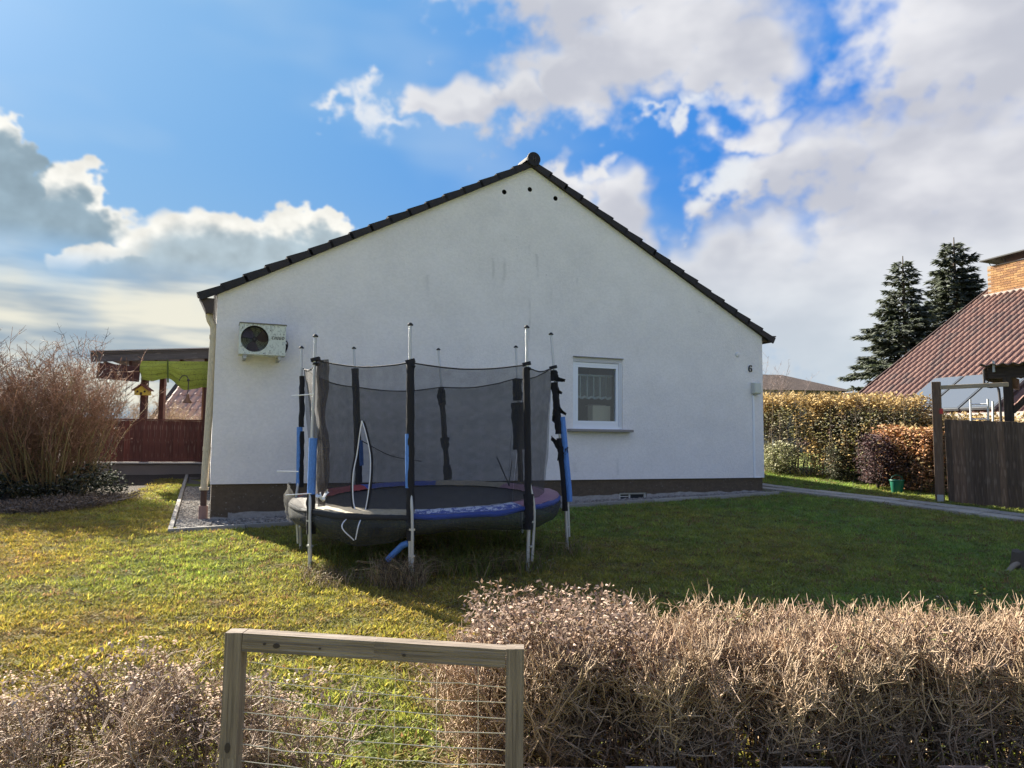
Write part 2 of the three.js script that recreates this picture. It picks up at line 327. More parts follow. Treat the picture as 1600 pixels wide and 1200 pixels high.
{ // gravel drainage strip round the house, behind kerb stones
  const g = new THREE.Group(); g.name = 'gravel_strip'; g.userData.kind = 'structure'; scene.add(g);
  const bed = new THREE.Shape([[-0.45, -9], [-0.45, 0.72], [9.9, 0.3], [9.9, -9]].map(([u, w]) => new THREE.Vector2(u, w)));
  const flat = new THREE.ShapeGeometry(bed, 1), p = flat.attributes.position;
  for (let i = 0; i < p.count; i++) { const q = house2world(p.getX(i), 0, p.getY(i)); p.setXYZ(i, q.x, groundY(q.x, q.z) + 0.008, q.z); }
  flat.computeVertexNormals();
  part('gravel_bed', flat, std(C(0.16, 0.14, 0.12), 1, { side: THREE.DoubleSide, bumpMap: grainBump, bumpScale: 0.02 }), g);
  const r = rng(11), shapes = [0, 1, 2].map((v) => { const s = new THREE.IcosahedronGeometry(1, 1), q = s.attributes.position; for (let i = 0; i < q.count; i++) { const k = 1 + 0.22 * N3(q.getX(i) * 1.3 + v * 9, q.getY(i) * 1.3, q.getZ(i) * 1.3); q.setXYZ(i, q.getX(i) * k, q.getY(i) * k * 0.62, q.getZ(i) * k * 0.8); } s.computeVertexNormals(); return s; });
  const lists = [[], [], []], cols = [[], [], []];
  const add = (u, w) => { const q = house2world(u, 0, w), k = Math.floor(r() * 3), t = 0.35 + r() * 0.75, s = 0.014 + r() * 0.016; lists[k].push(placed(q.x, groundY(q.x, q.z) + 0.01 + r() * 0.012, q.z, r() * 6.28, s, 0.4)); const warm = r(); cols[k].push(C(0.3 * t, (0.25 + 0.03 * warm) * t, (0.205 + 0.04 * warm) * t)); };
  for (let k = 0; k < 9000; k++) { const u = r() * 9.8, w = r() * (kerbW(u) - 0.05); add(u, w); }
  for (let k = 0; k < 6500; k++) add(-0.4 + r() * 0.42, 0.66 - r() * 4.6);
  shapes.forEach((s, k) => instanced('gravel', s, std(C(1, 1, 1), 0.95), lists[k], g, cols[k]));
  const km = [C(0.34, 0.31, 0.27), C(0.29, 0.27, 0.24), C(0.38, 0.35, 0.31)].map((c) => std(c, 0.95, { bumpMap: grainBump, bumpScale: 0.008 }));
  const kerb = (a, b) => { const d = b.clone().sub(a), n = Math.round(d.length() / 0.98), L = d.length() / n; d.normalize(); for (let k = 0; k < n; k++) { const q = a.clone().addScaledVector(d, (k + 0.5) * L), y = groundY(q.x, q.z); const m = part('kerb_stone', box(L - 0.008, 0.16, 0.06, 0, 0, 0, 0.006), km[Math.floor(r() * 3)], g); m.position.set(q.x, y - 0.028 + r() * 0.008, q.z); m.rotation.set(0, Math.atan2(-d.z, d.x), -0.063 * d.z); } };
  kerb(house2world(-0.45, 0, 0.69), house2world(-0.45, 0, -6)); kerb(house2world(-0.48, 0, 0.72), house2world(9.85, 0, 0.3));
}

// ---------------------------------------------------------------- the house: gable wall, plinth, roof
const fontBold = await new FontLoader().loadAsync('fonts/droid/droid_sans_bold.typeface.json');
const fontSerif = await new FontLoader().loadAsync('fonts/droid/droid_serif_bold.typeface.json');
const HW = 9.782, PL = 0.523, EAVE = 3.223, RIDGE = 5.838, DEEP = 11;
const house = thing('bungalow', 'white rendered bungalow with a plain gable and dark tiled roof', 'house', HOUSE, YAW);
{
  // render: fine scraped grain, faint blotches and dirty run marks under the vents
  const n1 = tileNoise(40, 12), n2 = tileNoise(41, 200), n3 = tileNoise(42, 40), marks = [[4.4, 4.55, 1.5, 0.05], [4.65, 4.3, 1.1, 0.04], [4.88, 4.5, 1.7, 0.04], [5.02, 4.35, 0.9, 0.05], [4.2, 4.2, 0.8, 0.05], [5.3, 4.2, 1.2, 0.05], [3.1, 3.8, 0.5, 0.06], [5.75, 4.0, 0.6, 0.04], [6.6, 0.9, 0.3, 0.12], [5.75, 0.9, 0.25, 0.1]];
  const plasterMap = texture(1024, 1024, (x, y) => {
    const X = x * 10, Y = y * 6; let k = 0.9 + 0.07 * n1(x, y) + 0.08 * (n2(x * 1.7, y * 1.3) - 0.5) + 0.06 * (n3(x, y * 0.6) - 0.5), warm = 0;
    for (const [mx, top, len, w] of marks) { const dx = Math.abs(X - mx + 0.02 * Math.sin(Y * 9)), t = (top - Y) / len; if (t > 0 && t < 1) k -= 0.14 * smoothstep(n2(x * 0.7, y * 0.09), 0.45, 0.85) * (1 - smoothstep(dx, 0, w)); }
    k -= 0.22 * smoothstep(n2(x * 0.8, y * 0.9), 0.955, 0.99) * smoothstep(n1(x + 0.3, y), 0.5, 0.8);
    return [k, k * (1 - warm), k * 0.995];
  }, true, 1 / 10, 1 / 6);
  const plaster = std(C(0.90, 0.85, 0.825), 0.95, { map: plasterMap, bumpMap: texture(1024, 1024, (x, y) => nD(x, y) * 0.4 + nD(x * 2 + 0.3, y * 2) * 0.35 + nC(x, y) * 0.25, false, 1 / 1.9), bumpScale: 0.008 });
  const sh = new THREE.Shape([[0, PL], [HW, PL], [HW, EAVE], [HW / 2, RIDGE], [0, EAVE]].map(([x, y]) => new THREE.Vector2(x, y)));
  const hole = (pts) => sh.holes.push(new THREE.Path(pts.map(([x, y]) => new THREE.Vector2(x, y))));
  hole([[5.70, 1.395], [5.70, 2.619], [6.675, 2.619], [6.675, 1.395]]);
  for (const [x, y] of [[4.397, 5.343], [4.866, 5.453], [5.35, 5.362]]) hole([...Array(16).keys()].map((k) => [x + 0.042 * Math.cos(-k / 16 * 6.2832), y + 0.042 * Math.sin(-k / 16 * 6.2832)]));
  const gable = part('gable_wall', new THREE.ExtrudeGeometry(sh, { depth: 0.3, bevelEnabled: false }).translate(0, 0, -0.3), plaster, house);
  const pipe = std(C(0.03, 0.028, 0.026), 0.9);
  for (const [x, y] of [[4.397, 5.343], [4.866, 5.453], [5.35, 5.362]]) part('vent_pipe', merge([new THREE.CylinderGeometry(0.041, 0.041, 0.26, 16, 1, true).rotateX(Math.PI / 2).translate(x, y, -0.135), new THREE.CircleGeometry(0.0405, 16).translate(x, y, -0.2)]), pipe, gable);
  part('side_wall', box(0.3, EAVE - PL, DEEP - 0.302, 0.15, (EAVE + PL) / 2, -0.302 - (DEEP - 0.302) / 2), plaster, house);
  part('side_wall', box(0.3, EAVE - PL, DEEP - 0.302, HW - 0.15, (EAVE + PL) / 2, -0.302 - (DEEP - 0.302) / 2), plaster, house);
  part('rear_wall', new THREE.ExtrudeGeometry(new THREE.Shape([[0, PL], [HW, PL], [HW, EAVE], [HW / 2, RIDGE], [0, EAVE]].map(([x, y]) => new THREE.Vector2(x, y))), { depth: 0.3, bevelEnabled: false }).translate(0, 0, -DEEP - 0.3), plaster, house);
  // plinth: brown masonry paint that stops at a ragged edge above bare concrete
  const e1 = tileNoise(50, 30), e2 = tileNoise(51, 90), edge = (u) => (u < 0.25 ? 0.05 : lerp(0.125, 0.268, smoothstep(u, 0.3, 7))) + 0.035 * (e1(u / 10, 0.3) - 0.5) + 0.02 * (e2(u / 10, 0.6) - 0.5);
  const plinthMap = texture(1024, 128, (x, y) => {
    const u = x * 10, h = y - 0.3, t = smoothstep(h - edge(u), -0.004, 0.004), n = nB(x * 6, y) * 0.4 + nC(x * 6, y * 0.6) * 0.4;
    const brown = [0.11, 0.08, 0.052].map((q) => q * (0.75 + 0.6 * n)), conc = [0.40, 0.37, 0.34].map((q) => q * (0.65 + 0.6 * n)), chip = smoothstep(nC(x * 5, y * 0.6), 0.93, 0.97);
    return brown.map((q, i) => lerp(conc[i], lerp(q, 0.3, chip), t));
  }, true, 1 / 10, 1);
  const plinthShape = new THREE.Shape([[0.02, -0.3], [HW - 0.02, -0.3], [HW - 0.02, PL - 0.002], [0.02, PL - 0.002]].map(([x, y]) => new THREE.Vector2(x, y)));
  plinthShape.holes.push(new THREE.Path([[6.63, 0.1], [6.63, 0.285], [7.19, 0.285], [7.19, 0.1]].map(([x, y]) => new THREE.Vector2(x, y))));
  const pm = std(C(1, 1, 1), 0.9, { map: plinthMap, bumpMap: grainBump, bumpScale: 0.006 });
  plinthMap.offset.y = 0.3;
  const pg = new THREE.ExtrudeGeometry(plinthShape, { depth: 0.26, bevelEnabled: false }).translate(0, 0, -0.29);
  const plinth = part('plinth', pg, pm, house);
  part('plinth', box(HW - 0.04, PL + 0.298, DEEP - 0.3, HW / 2, (PL - 0.304) / 2, -0.6 - (DEEP - 0.3) / 2), std(C(0.08, 0.055, 0.038), 0.9), house);
  { // cellar window
    const f = std(C(0.62, 0.60, 0.56), 0.6), w = part('cellar_window', merge([box(0.56, 0.028, 0.05, 6.91, 0.27, -0.09), box(0.035, 0.16, 0.05, 6.648, 0.176, -0.09), box(0.035, 0.16, 0.05, 7.172, 0.176, -0.09), box(0.02, 0.155, 0.04, 6.86, 0.176, -0.09)]), f, plinth);
    part('pane', box(0.49, 0.16, 0.006, 6.91, 0.176, -0.1), new THREE.MeshPhysicalMaterial({ color: C(0.03, 0.035, 0.04), roughness: 0.12 }), plinth);
    for (let k = 0; k < 3; k++) part('vent_slat', box(0.2, 0.012, 0.02, 6.75, 0.13 + k * 0.045, -0.07), f, plinth);
  }
  // roof: 17 courses a side, a verge tile with a side flange at the end of each
  const tileMap = texture(256, 256, (x, y) => { const k = 0.7 + 0.6 * nB(x, y) * nA(x, y) + 0.2 * (nC(x, y) - 0.5); return [k, k, k]; }, false, 1 / 0.9);
  const tileMats = [C(0.026, 0.021, 0.021), C(0.033, 0.025, 0.024), C(0.021, 0.018, 0.019)].map((c) => std(c, 0.75, { map: tileMap, bumpMap: grainBump, bumpScale: 0.004 })), r = rng(61);
  const pitch = Math.atan2(RIDGE - EAVE, HW / 2), run = HW / 2 + 0.2, len = run / Math.cos(pitch), gauge = len / 17;
  const poly = (pts, z0, z1) => new THREE.ExtrudeGeometry(new THREE.Shape(pts.map(([x, y]) => new THREE.Vector2(x, y))), { depth: z1 - z0, bevelEnabled: false }).translate(0, 0, z0);
  const vergeGeo = [0, 0.006, -0.005].map((k) => merge([poly([[-0.02, 0.0 + k], [gauge + 0.02, -0.004], [gauge + 0.02, 0.088], [-0.02, 0.121 + k]], 0.045, 0.075), poly([[-0.02, 0.085 + k], [gauge + 0.03, 0.052], [gauge + 0.03, 0.0885], [-0.02, 0.1215 + k]], -0.25, 0.044)]));
  for (const side of [1, -1]) {
    const g = new THREE.Group(); g.name = 'roof_slope'; house.add(g);
    g.position.set(HW / 2, RIDGE, 0);
    const place = (s) => [-side * (len - s) * Math.cos(pitch), -(len - s) * Math.sin(pitch)];
    for (let k = 0; k < 17; k++) {
      const m = part('verge_tile', vergeGeo[Math.floor(r() * 3)], tileMats[Math.floor(r() * 3)], g), [x, y] = place(k * gauge);
      m.position.set(x, y, 0);
      if (side > 0) m.rotation.z = pitch; else { m.rotation.z = -pitch; m.scale.x = -1; }
    }
    const courses = [];
    for (let k = 0; k < 17; k++) {
      const [x, y] = place(k * gauge), c = poly(k || side < 0 ? [[-0.02, 0.085], [gauge + 0.03, 0.045], [gauge + 0.03, 0.09], [-0.02, 0.128]] : [[0.22, 0.061], [gauge + 0.03, 0.045], [gauge + 0.03, 0.09], [0.22, 0.1]], -DEEP - 0.4, -0.252);
      if (side < 0) { c.rotateY(Math.PI); c.translate(0, 0, -DEEP - 0.652); }
      courses.push(c.rotateZ(side > 0 ? pitch : -pitch).translate(x, y, 0));
    }
    tag(part('tile_courses', merge(courses), tileMats[0], g), null, null, null, 'stuff');
    const e0 = side > 0 ? 0.22 : 0, deck = poly([[e0, 0.004], [len, 0.004], [len, 0.04], [e0, 0.04]], -DEEP - 0.35, 0.04);
    if (side < 0) { deck.rotateY(Math.PI); deck.translate(0, 0, -DEEP - 0.31); }
    const [x, y] = place(0);
    part('roof_deck', deck.rotateZ(side > 0 ? pitch : -pitch).translate(x, y, 0), std(C(0.035, 0.027, 0.024), 0.9), g);
  }
  const ridgeCap = part('ridge_cap', merge([...Array(28).keys()].map((k) => new THREE.CylinderGeometry(0.125, 0.112, 0.42, 14, 1, false, -Math.PI / 2, Math.PI).rotateX(-Math.PI / 2).translate(HW / 2, RIDGE + 0.1, -0.13 - k * 0.39))), tileMats[1], house);
  part('end_disc', new THREE.CylinderGeometry(0.118, 0.124, 0.03, 24).rotateX(Math.PI / 2).translate(HW / 2, RIDGE + 0.115, 0.1), tileMats[2], ridgeCap);
  const bars = [box(0.012, 0.07, 0.012, HW / 2 - 0.022, RIDGE + 0.115, 0.12), box(0.012, 0.07, 0.012, HW / 2 + 0.022, RIDGE + 0.115, 0.12), box(0.03, 0.01, 0.012, HW / 2, RIDGE + 0.115, 0.12)];
  part('emblem', merge(bars), std(C(0.06, 0.05, 0.05), 0.7), ridgeCap);
  // gutters, seen end on, and the rainwater pipe
  const brown = std(C(0.055, 0.036, 0.028), 0.55, { bumpMap: grainBump, bumpScale: 0.003 }), cream = std(C(0.62, 0.54, 0.40), 0.5, { map: texture(256, 256, (x, y) => { const k = 0.78 + 0.28 * nB(x, y) - 0.15 * smoothstep(nC(x, y * 0.3), 0.7, 0.95); return [k, k * 0.98, k * 0.94]; }, false, 2, 1) });
  const gut = (side) => { const g = poly([[-0.245, 0.0], [-0.235, -0.012], [-0.16, -0.175], [-0.15, -0.235], [-0.04, -0.235], [-0.04, -0.02], [-0.052, -0.02], [-0.052, -0.22], [-0.14, -0.22], [-0.148, -0.17], [-0.222, -0.004]], -0.4, 0.03); return g; };
  part('gutter', merge([gut(1), poly([[-0.235, -0.02], [-0.16, -0.17], [-0.15, -0.225], [-0.05, -0.225], [-0.05, -0.02]], 0.014, 0.032)]).translate(0, EAVE - 0.045, 0), brown, house);
  part('gutter', new THREE.ExtrudeGeometry(new THREE.Shape([[0, 0], [0.2, 0.03], [0.215, 0.055], [0.2, 0.058], [0, 0.05]].map(([x, y]) => new THREE.Vector2(x, y))), { depth: DEEP, bevelEnabled: false }).translate(HW + 0.12, EAVE - 0.02, -DEEP + 0.02), brown, house);
  part('fascia', box(0.14, 0.16, DEEP, HW + 0.065, EAVE + 0.0, -DEEP / 2), brown, house);
  const dp = part('downpipe', tube([V(-0.1, EAVE - 0.24, -0.1), V(-0.1, 2.93, -0.1), V(-0.085, 2.86, -0.1), V(-0.04, 2.78, -0.1), V(-0.03, 2.7, -0.1), V(-0.035, 2.4, -0.1), V(-0.05, 1.4, -0.1), V(-0.072, 0.47, -0.1)], 0.05, 60, 14), cream, house);
  for (const y of [2.62, 1.02]) part('pipe_socket', new THREE.CylinderGeometry(0.056, 0.056, 0.06, 14).translate(y > 2 ? -0.033 : -0.058, y, -0.1), cream, dp);
  part('collar', new THREE.CylinderGeometry(0.066, 0.06, 0.035, 16).translate(-0.073, 0.455, -0.1), cream, dp);
  part('lower_pipe', new THREE.CylinderGeometry(0.044, 0.044, 0.3, 14).translate(-0.073, 0.3, -0.1), std(C(0.07, 0.035, 0.025), 0.7), dp);
  part('stand_pipe', new THREE.CylinderGeometry(0.062, 0.062, 0.35, 16).translate(-0.073, 0.045, -0.1), std(C(0.34, 0.21, 0.17), 0.85, { bumpMap: grainBump, bumpScale: 0.006 }), dp);
  // window: frame set in the wall, shutter box, tilted sash, sill
  const pvc = std(C(0.82, 0.83, 0.86), 0.35), win = part('window', merge([box(0.06, 1.22, 0.07, 5.731, 2.007, -0.05), box(0.075, 1.22, 0.07, 6.637, 2.007, -0.05), box(0.84, 0.085, 0.07, 6.1805, 1.438, -0.05), box(0.84, 0.045, 0.07, 6.1805, 2.52, -0.05)]), pvc, house);
  part('shutter_box', merge([box(0.973, 0.07, 0.08, 6.1875, 2.582, -0.04), box(0.05, 0.012, 0.09, 5.85, 2.58, -0.036), box(0.05, 0.012, 0.09, 6.52, 2.58, -0.036)]), std(C(0.55, 0.54, 0.55), 0.5), win);
  part('sash', merge([box(0.04, 1.015, 0.06, 5.782, 1.988, -0.042), box(0.045, 1.015, 0.06, 6.576, 1.988, -0.042), box(0.75, 0.05, 0.06, 6.178, 1.506, -0.042), box(0.75, 0.04, 0.06, 6.178, 2.475, -0.042)]), pvc, win);
  part('guide_rail', merge([box(0.03, 1.12, 0.03, 6.62, 2.0, -0.008), box(0.014, 1.12, 0.03, 6.65, 2.0, -0.012)]), std(C(0.7, 0.71, 0.74), 0.4), win);
  part('pane', box(0.752, 0.925, 0.006, 6.178, 1.993, -0.05), new THREE.MeshPhysicalMaterial({ color: C(0.8, 0.84, 0.84), roughness: 0.03, transmission: 1, thickness: 0 }), win);
  part('sill', box(1.24, 0.045, 0.16, 6.21, 1.365, 0.045, 0.006), std(C(0.30, 0.27, 0.25), 0.9, { bumpMap: grainBump, bumpScale: 0.004 }), win);
  part('drip_edge', box(0.985, 0.012, 0.05, 6.1875, 2.632, 0.012), std(C(0.2, 0.19, 0.19), 0.6), win);
  // the room behind the window
  const rm = std(C(0.07, 0.06, 0.05), 0.95);
  part('room', merge([box(2.6, 0.04, 2.4, 6.2, 0.9, -1.52), box(2.6, 0.04, 2.4, 6.2, 3.05, -1.52), box(0.04, 2.1, 2.4, 4.9, 1.98, -1.52), box(0.04, 2.1, 2.4, 7.5, 1.98, -1.52), box(2.6, 2.1, 0.04, 6.2, 1.98, -2.74)]), rm, house);
  part('inner_sill', box(1.0, 0.03, 0.22, 6.19, 1.41, -0.22), std(C(0.55, 0.53, 0.5), 0.6), win);
  // cafe curtain, its folds and scalloped hem
  const cg = new THREE.PlaneGeometry(0.78, 0.4, 90, 12), cp = cg.attributes.position;
  for (let i = 0; i < cp.count; i++) { const x = cp.getX(i), y = cp.getY(i), b = (0.2 - y) / 0.4; cp.setXYZ(i, x, y - 0.025 * b * Math.abs(Math.sin(x * 24)), 0.018 * Math.sin(x * 52) + 0.008 * Math.sin(x * 121)); }
  cg.computeVertexNormals();
  const lace = texture(256, 128, (x, y) => { const k = (Math.sin(x * 6.283 * 6) > 0.82 || y < 0.1 || y > 0.95 ? 0.75 : 0.22) + 0.12 * nC(x, y); return [k, k, k]; });
  const cu = thing('lace_curtain', 'short white lace cafe curtain hanging behind the window pane', 'curtain', house2world(6.17, 1.86, -0.2), YAW);
  const curtain = new THREE.MeshStandardMaterial({ color: C(0.55, 0.57, 0.55), roughness: 0.95, alphaMap: lace, transparent: true, side: THREE.DoubleSide });
  part('cloth', cg.translate(0, 0.28, 0), curtain, cu);
  part('rod', rod(V(-0.42, 0.485, 0), V(0.42, 0.485, 0), 0.006), pvc, cu);
  const bx = thing('cardboard_box', 'pale brown cardboard box on the inner window sill', 'box', house2world(6.34, 1.426, -0.24), YAW + 0.1);
  part('carton', box(0.38, 0.38, 0.16, 0, 0.19, 0, 0.006), std(C(0.62, 0.5, 0.36), 0.9), bx);
  part('flap', box(0.38, 0.006, 0.12, 0, 0.4, -0.04).rotateX(-0.15), std(C(0.5, 0.4, 0.3), 0.9), bx);
  const six = new TextGeometry('6', { font: fontSerif, size: 0.13, depth: 0.012, curveSegments: 6 });
  const hn = thing('house_number', 'small black house number six on the white wall', 'number', house2world(9.43, 2.53, 0.004), YAW);
  part('numeral', six.translate(0, 0, 0), std(C(0.025, 0.025, 0.028), 0.5), hn);
  const dv = thing('wall_vent', 'small round white vent cover near the house number', 'vent', house2world(9.19, 2.85, 0), YAW);
  part('cover', new THREE.SphereGeometry(0.055, 18, 8, 0, 6.2832, 0, 1.3).scale(1, 0.5, 1).rotateX(Math.PI / 2).translate(0, 0, -0.006), std(C(0.7, 0.69, 0.68), 0.5), dv);
  const mb = thing('meter_box', 'pale grey cable box with a white conduit down the wall', 'utility box', house2world(9.58, 2.11, 0), YAW);
  part('case', box(0.17, 0.215, 0.09, 0, 0.11, 0.045, 0.015), std(C(0.55, 0.56, 0.50), 0.5), mb);
  part('lid', box(0.15, 0.19, 0.02, 0.005, 0.112, 0.095, 0.008), std(C(0.60, 0.61, 0.54), 0.5), mb);
  part('gland', box(0.06, 0.03, 0.04, 0.0, -0.012, 0.03), std(C(0.5, 0.51, 0.48), 0.5), mb);
  part('conduit', box(0.042, 1.55, 0.025, -0.04, -0.8, 0.0125, 0.004), pvc, mb);
  part('foot_cover', box(0.16, 0.02, 0.03, 0.02, -1.578, 0.015, 0.003), pvc, mb);
}
{ // air conditioner on brackets
  const y0 = 2.345, ac = thing('air_conditioner', 'weathered white air conditioner unit mounted high on the gable wall', 'air conditioner', house2world(0.613, y0, 0), YAW);
  const grime = texture(512, 512, (x, y) => { const t = smoothstep(y, 0.55, 1), d = smoothstep(nC(x, y * 0.7) * 0.6 + nB(x, y * 0.5) * 0.5, 0.62 - 0.3 * t * nA(x, y), 0.95), k = 1 - 0.62 * d; return [k * 0.97, k, k * 0.93]; }, true);
  const white = std(C(0.66, 0.67, 0.63), 0.5, { map: grime });
  const face = new THREE.Shape([[-0.31, 0], [0.31, 0], [0.31, 0.43], [-0.31, 0.43]].map(([x, y]) => new THREE.Vector2(x, y)));
  face.holes.push(new THREE.Path().absarc(-0.108, 0.222, 0.186, 0, 6.2832, true));
  const fg = new THREE.ExtrudeGeometry(face, { depth: 0.02, bevelEnabled: false, curveSegments: 40 }), fu = fg.attributes.uv;
  for (let i = 0; i < fu.count; i++) fu.setXY(i, fu.getX(i) / 0.62 + 0.5, fu.getY(i) / 0.43);
  part('casing', merge([fg.translate(0, 0, 0.38), box(0.62, 0.02, 0.278, 0, 0.42, 0.24), box(0.62, 0.02, 0.278, 0, 0.01, 0.24), box(0.02, 0.388, 0.278, -0.3, 0.215, 0.24), box(0.02, 0.388, 0.278, 0.3, 0.215, 0.24), box(0.58, 0.388, 0.01, 0, 0.215, 0.11)]), white, ac);
  part('top_rim', box(0.635, 0.014, 0.32, 0.002, 0.439, 0.25), std(C(0.22, 0.2, 0.16), 0.9, { bumpMap: grainBump, bumpScale: 0.01 }), ac);
  const dark = std(C(0.02, 0.014, 0.016), 0.6), fan = new THREE.Group(); fan.name = 'fan'; ac.add(fan); fan.position.set(-0.108, 0.222, 0.33);
  part('shroud', new THREE.CylinderGeometry(0.184, 0.184, 0.14, 40, 1, true).rotateX(Math.PI / 2).translate(0, 0, -0.02), dark, fan);
  part('hub', new THREE.CylinderGeometry(0.035, 0.035, 0.05, 20).rotateX(Math.PI / 2), dark, fan);
  part('hub_nut', new THREE.CylinderGeometry(0.011, 0.011, 0.02, 6).rotateX(Math.PI / 2).translate(0, 0, 0.035), std(C(0.5, 0.48, 0.46), 0.4, { metalness: 0.8 }), fan);
  for (let k = 0; k < 3; k++) { const b = new THREE.Shape(); b.moveTo(0.03, -0.02); b.quadraticCurveTo(0.09, -0.1, 0.165, -0.085); b.quadraticCurveTo(0.19, 0.02, 0.14, 0.09); b.quadraticCurveTo(0.08, 0.04, 0.03, 0.02); part('blade', new THREE.ExtrudeGeometry(b, { depth: 0.004, bevelEnabled: false }).rotateX(0.3).rotateZ(k * 2.094 + 0.4), std(C(0.05, 0.032, 0.034), 0.45), fan); }
  const wire = []; for (let k = 1; k < 7; k++) wire.push(new THREE.TorusGeometry(0.027 * k, 0.0016, 5, 36)); for (let k = 0; k < 8; k++) wire.push(rod(V(0, 0, 0), V(0.186 * Math.cos(k * 0.785), 0.186 * Math.sin(k * 0.785), 0), 0.002, 5));
  part('grille', merge(wire).translate(-0.108, 0.222, 0.405), dark, ac);
  const txt = new TextGeometry('CHIGO', { font: fontBold, size: 0.043, depth: 0.004, curveSegments: 4 }); txt.computeBoundingBox(); const tw = txt.boundingBox.max.x;
  txt.applyMatrix4(new THREE.Matrix4().set(0.172 / tw, 0.25, 0, 0.112, 0, 1, 0, 0.226, 0, 0, 1, 0.4, 0, 0, 0, 1));
  part('lettering', txt, std(C(0.03, 0.028, 0.028), 0.5), ac);
  for (const [x, y] of [[-0.27, 0.11], [-0.27, 0.36], [0.1, 0.06], [0.1, 0.35], [0.28, 0.3], [0.02, 0.02]]) part('screw', new THREE.CylinderGeometry(0.007, 0.007, 0.006, 8).rotateX(Math.PI / 2).translate(x, y, 0.402), dark, ac);
  const steel = std(C(0.42, 0.42, 0.4), 0.5, { metalness: 0.5 });
  for (const x of [-0.23, 0.235]) { const b = part('bracket', merge([box(0.04, 0.03, 0.42, x, -0.045, 0.21), box(0.04, 0.3, 0.025, x, 0.09, 0.0125)]), steel, ac); part('foot', box(0.055, 0.03, 0.05, x, -0.015, 0.36), std(C(0.4, 0.38, 0.34), 0.8), b); }
  part('cable', tube([V(0.31, 0.24, 0.2), V(0.34, 0.23, 0.22), V(0.355, 0.17, 0.2), V(0.345, 0.12, 0.18), V(0.325, 0.09, 0.17)], 0.008, 20, 6), dark, ac);
  part('refrigerant_pipe', tube([V(0.31, 0.2, 0.18), V(0.345, 0.18, 0.15), V(0.34, 0.1, 0.08), V(0.335, 0.1, -0.01)], 0.012, 20, 8), dark, ac);
}

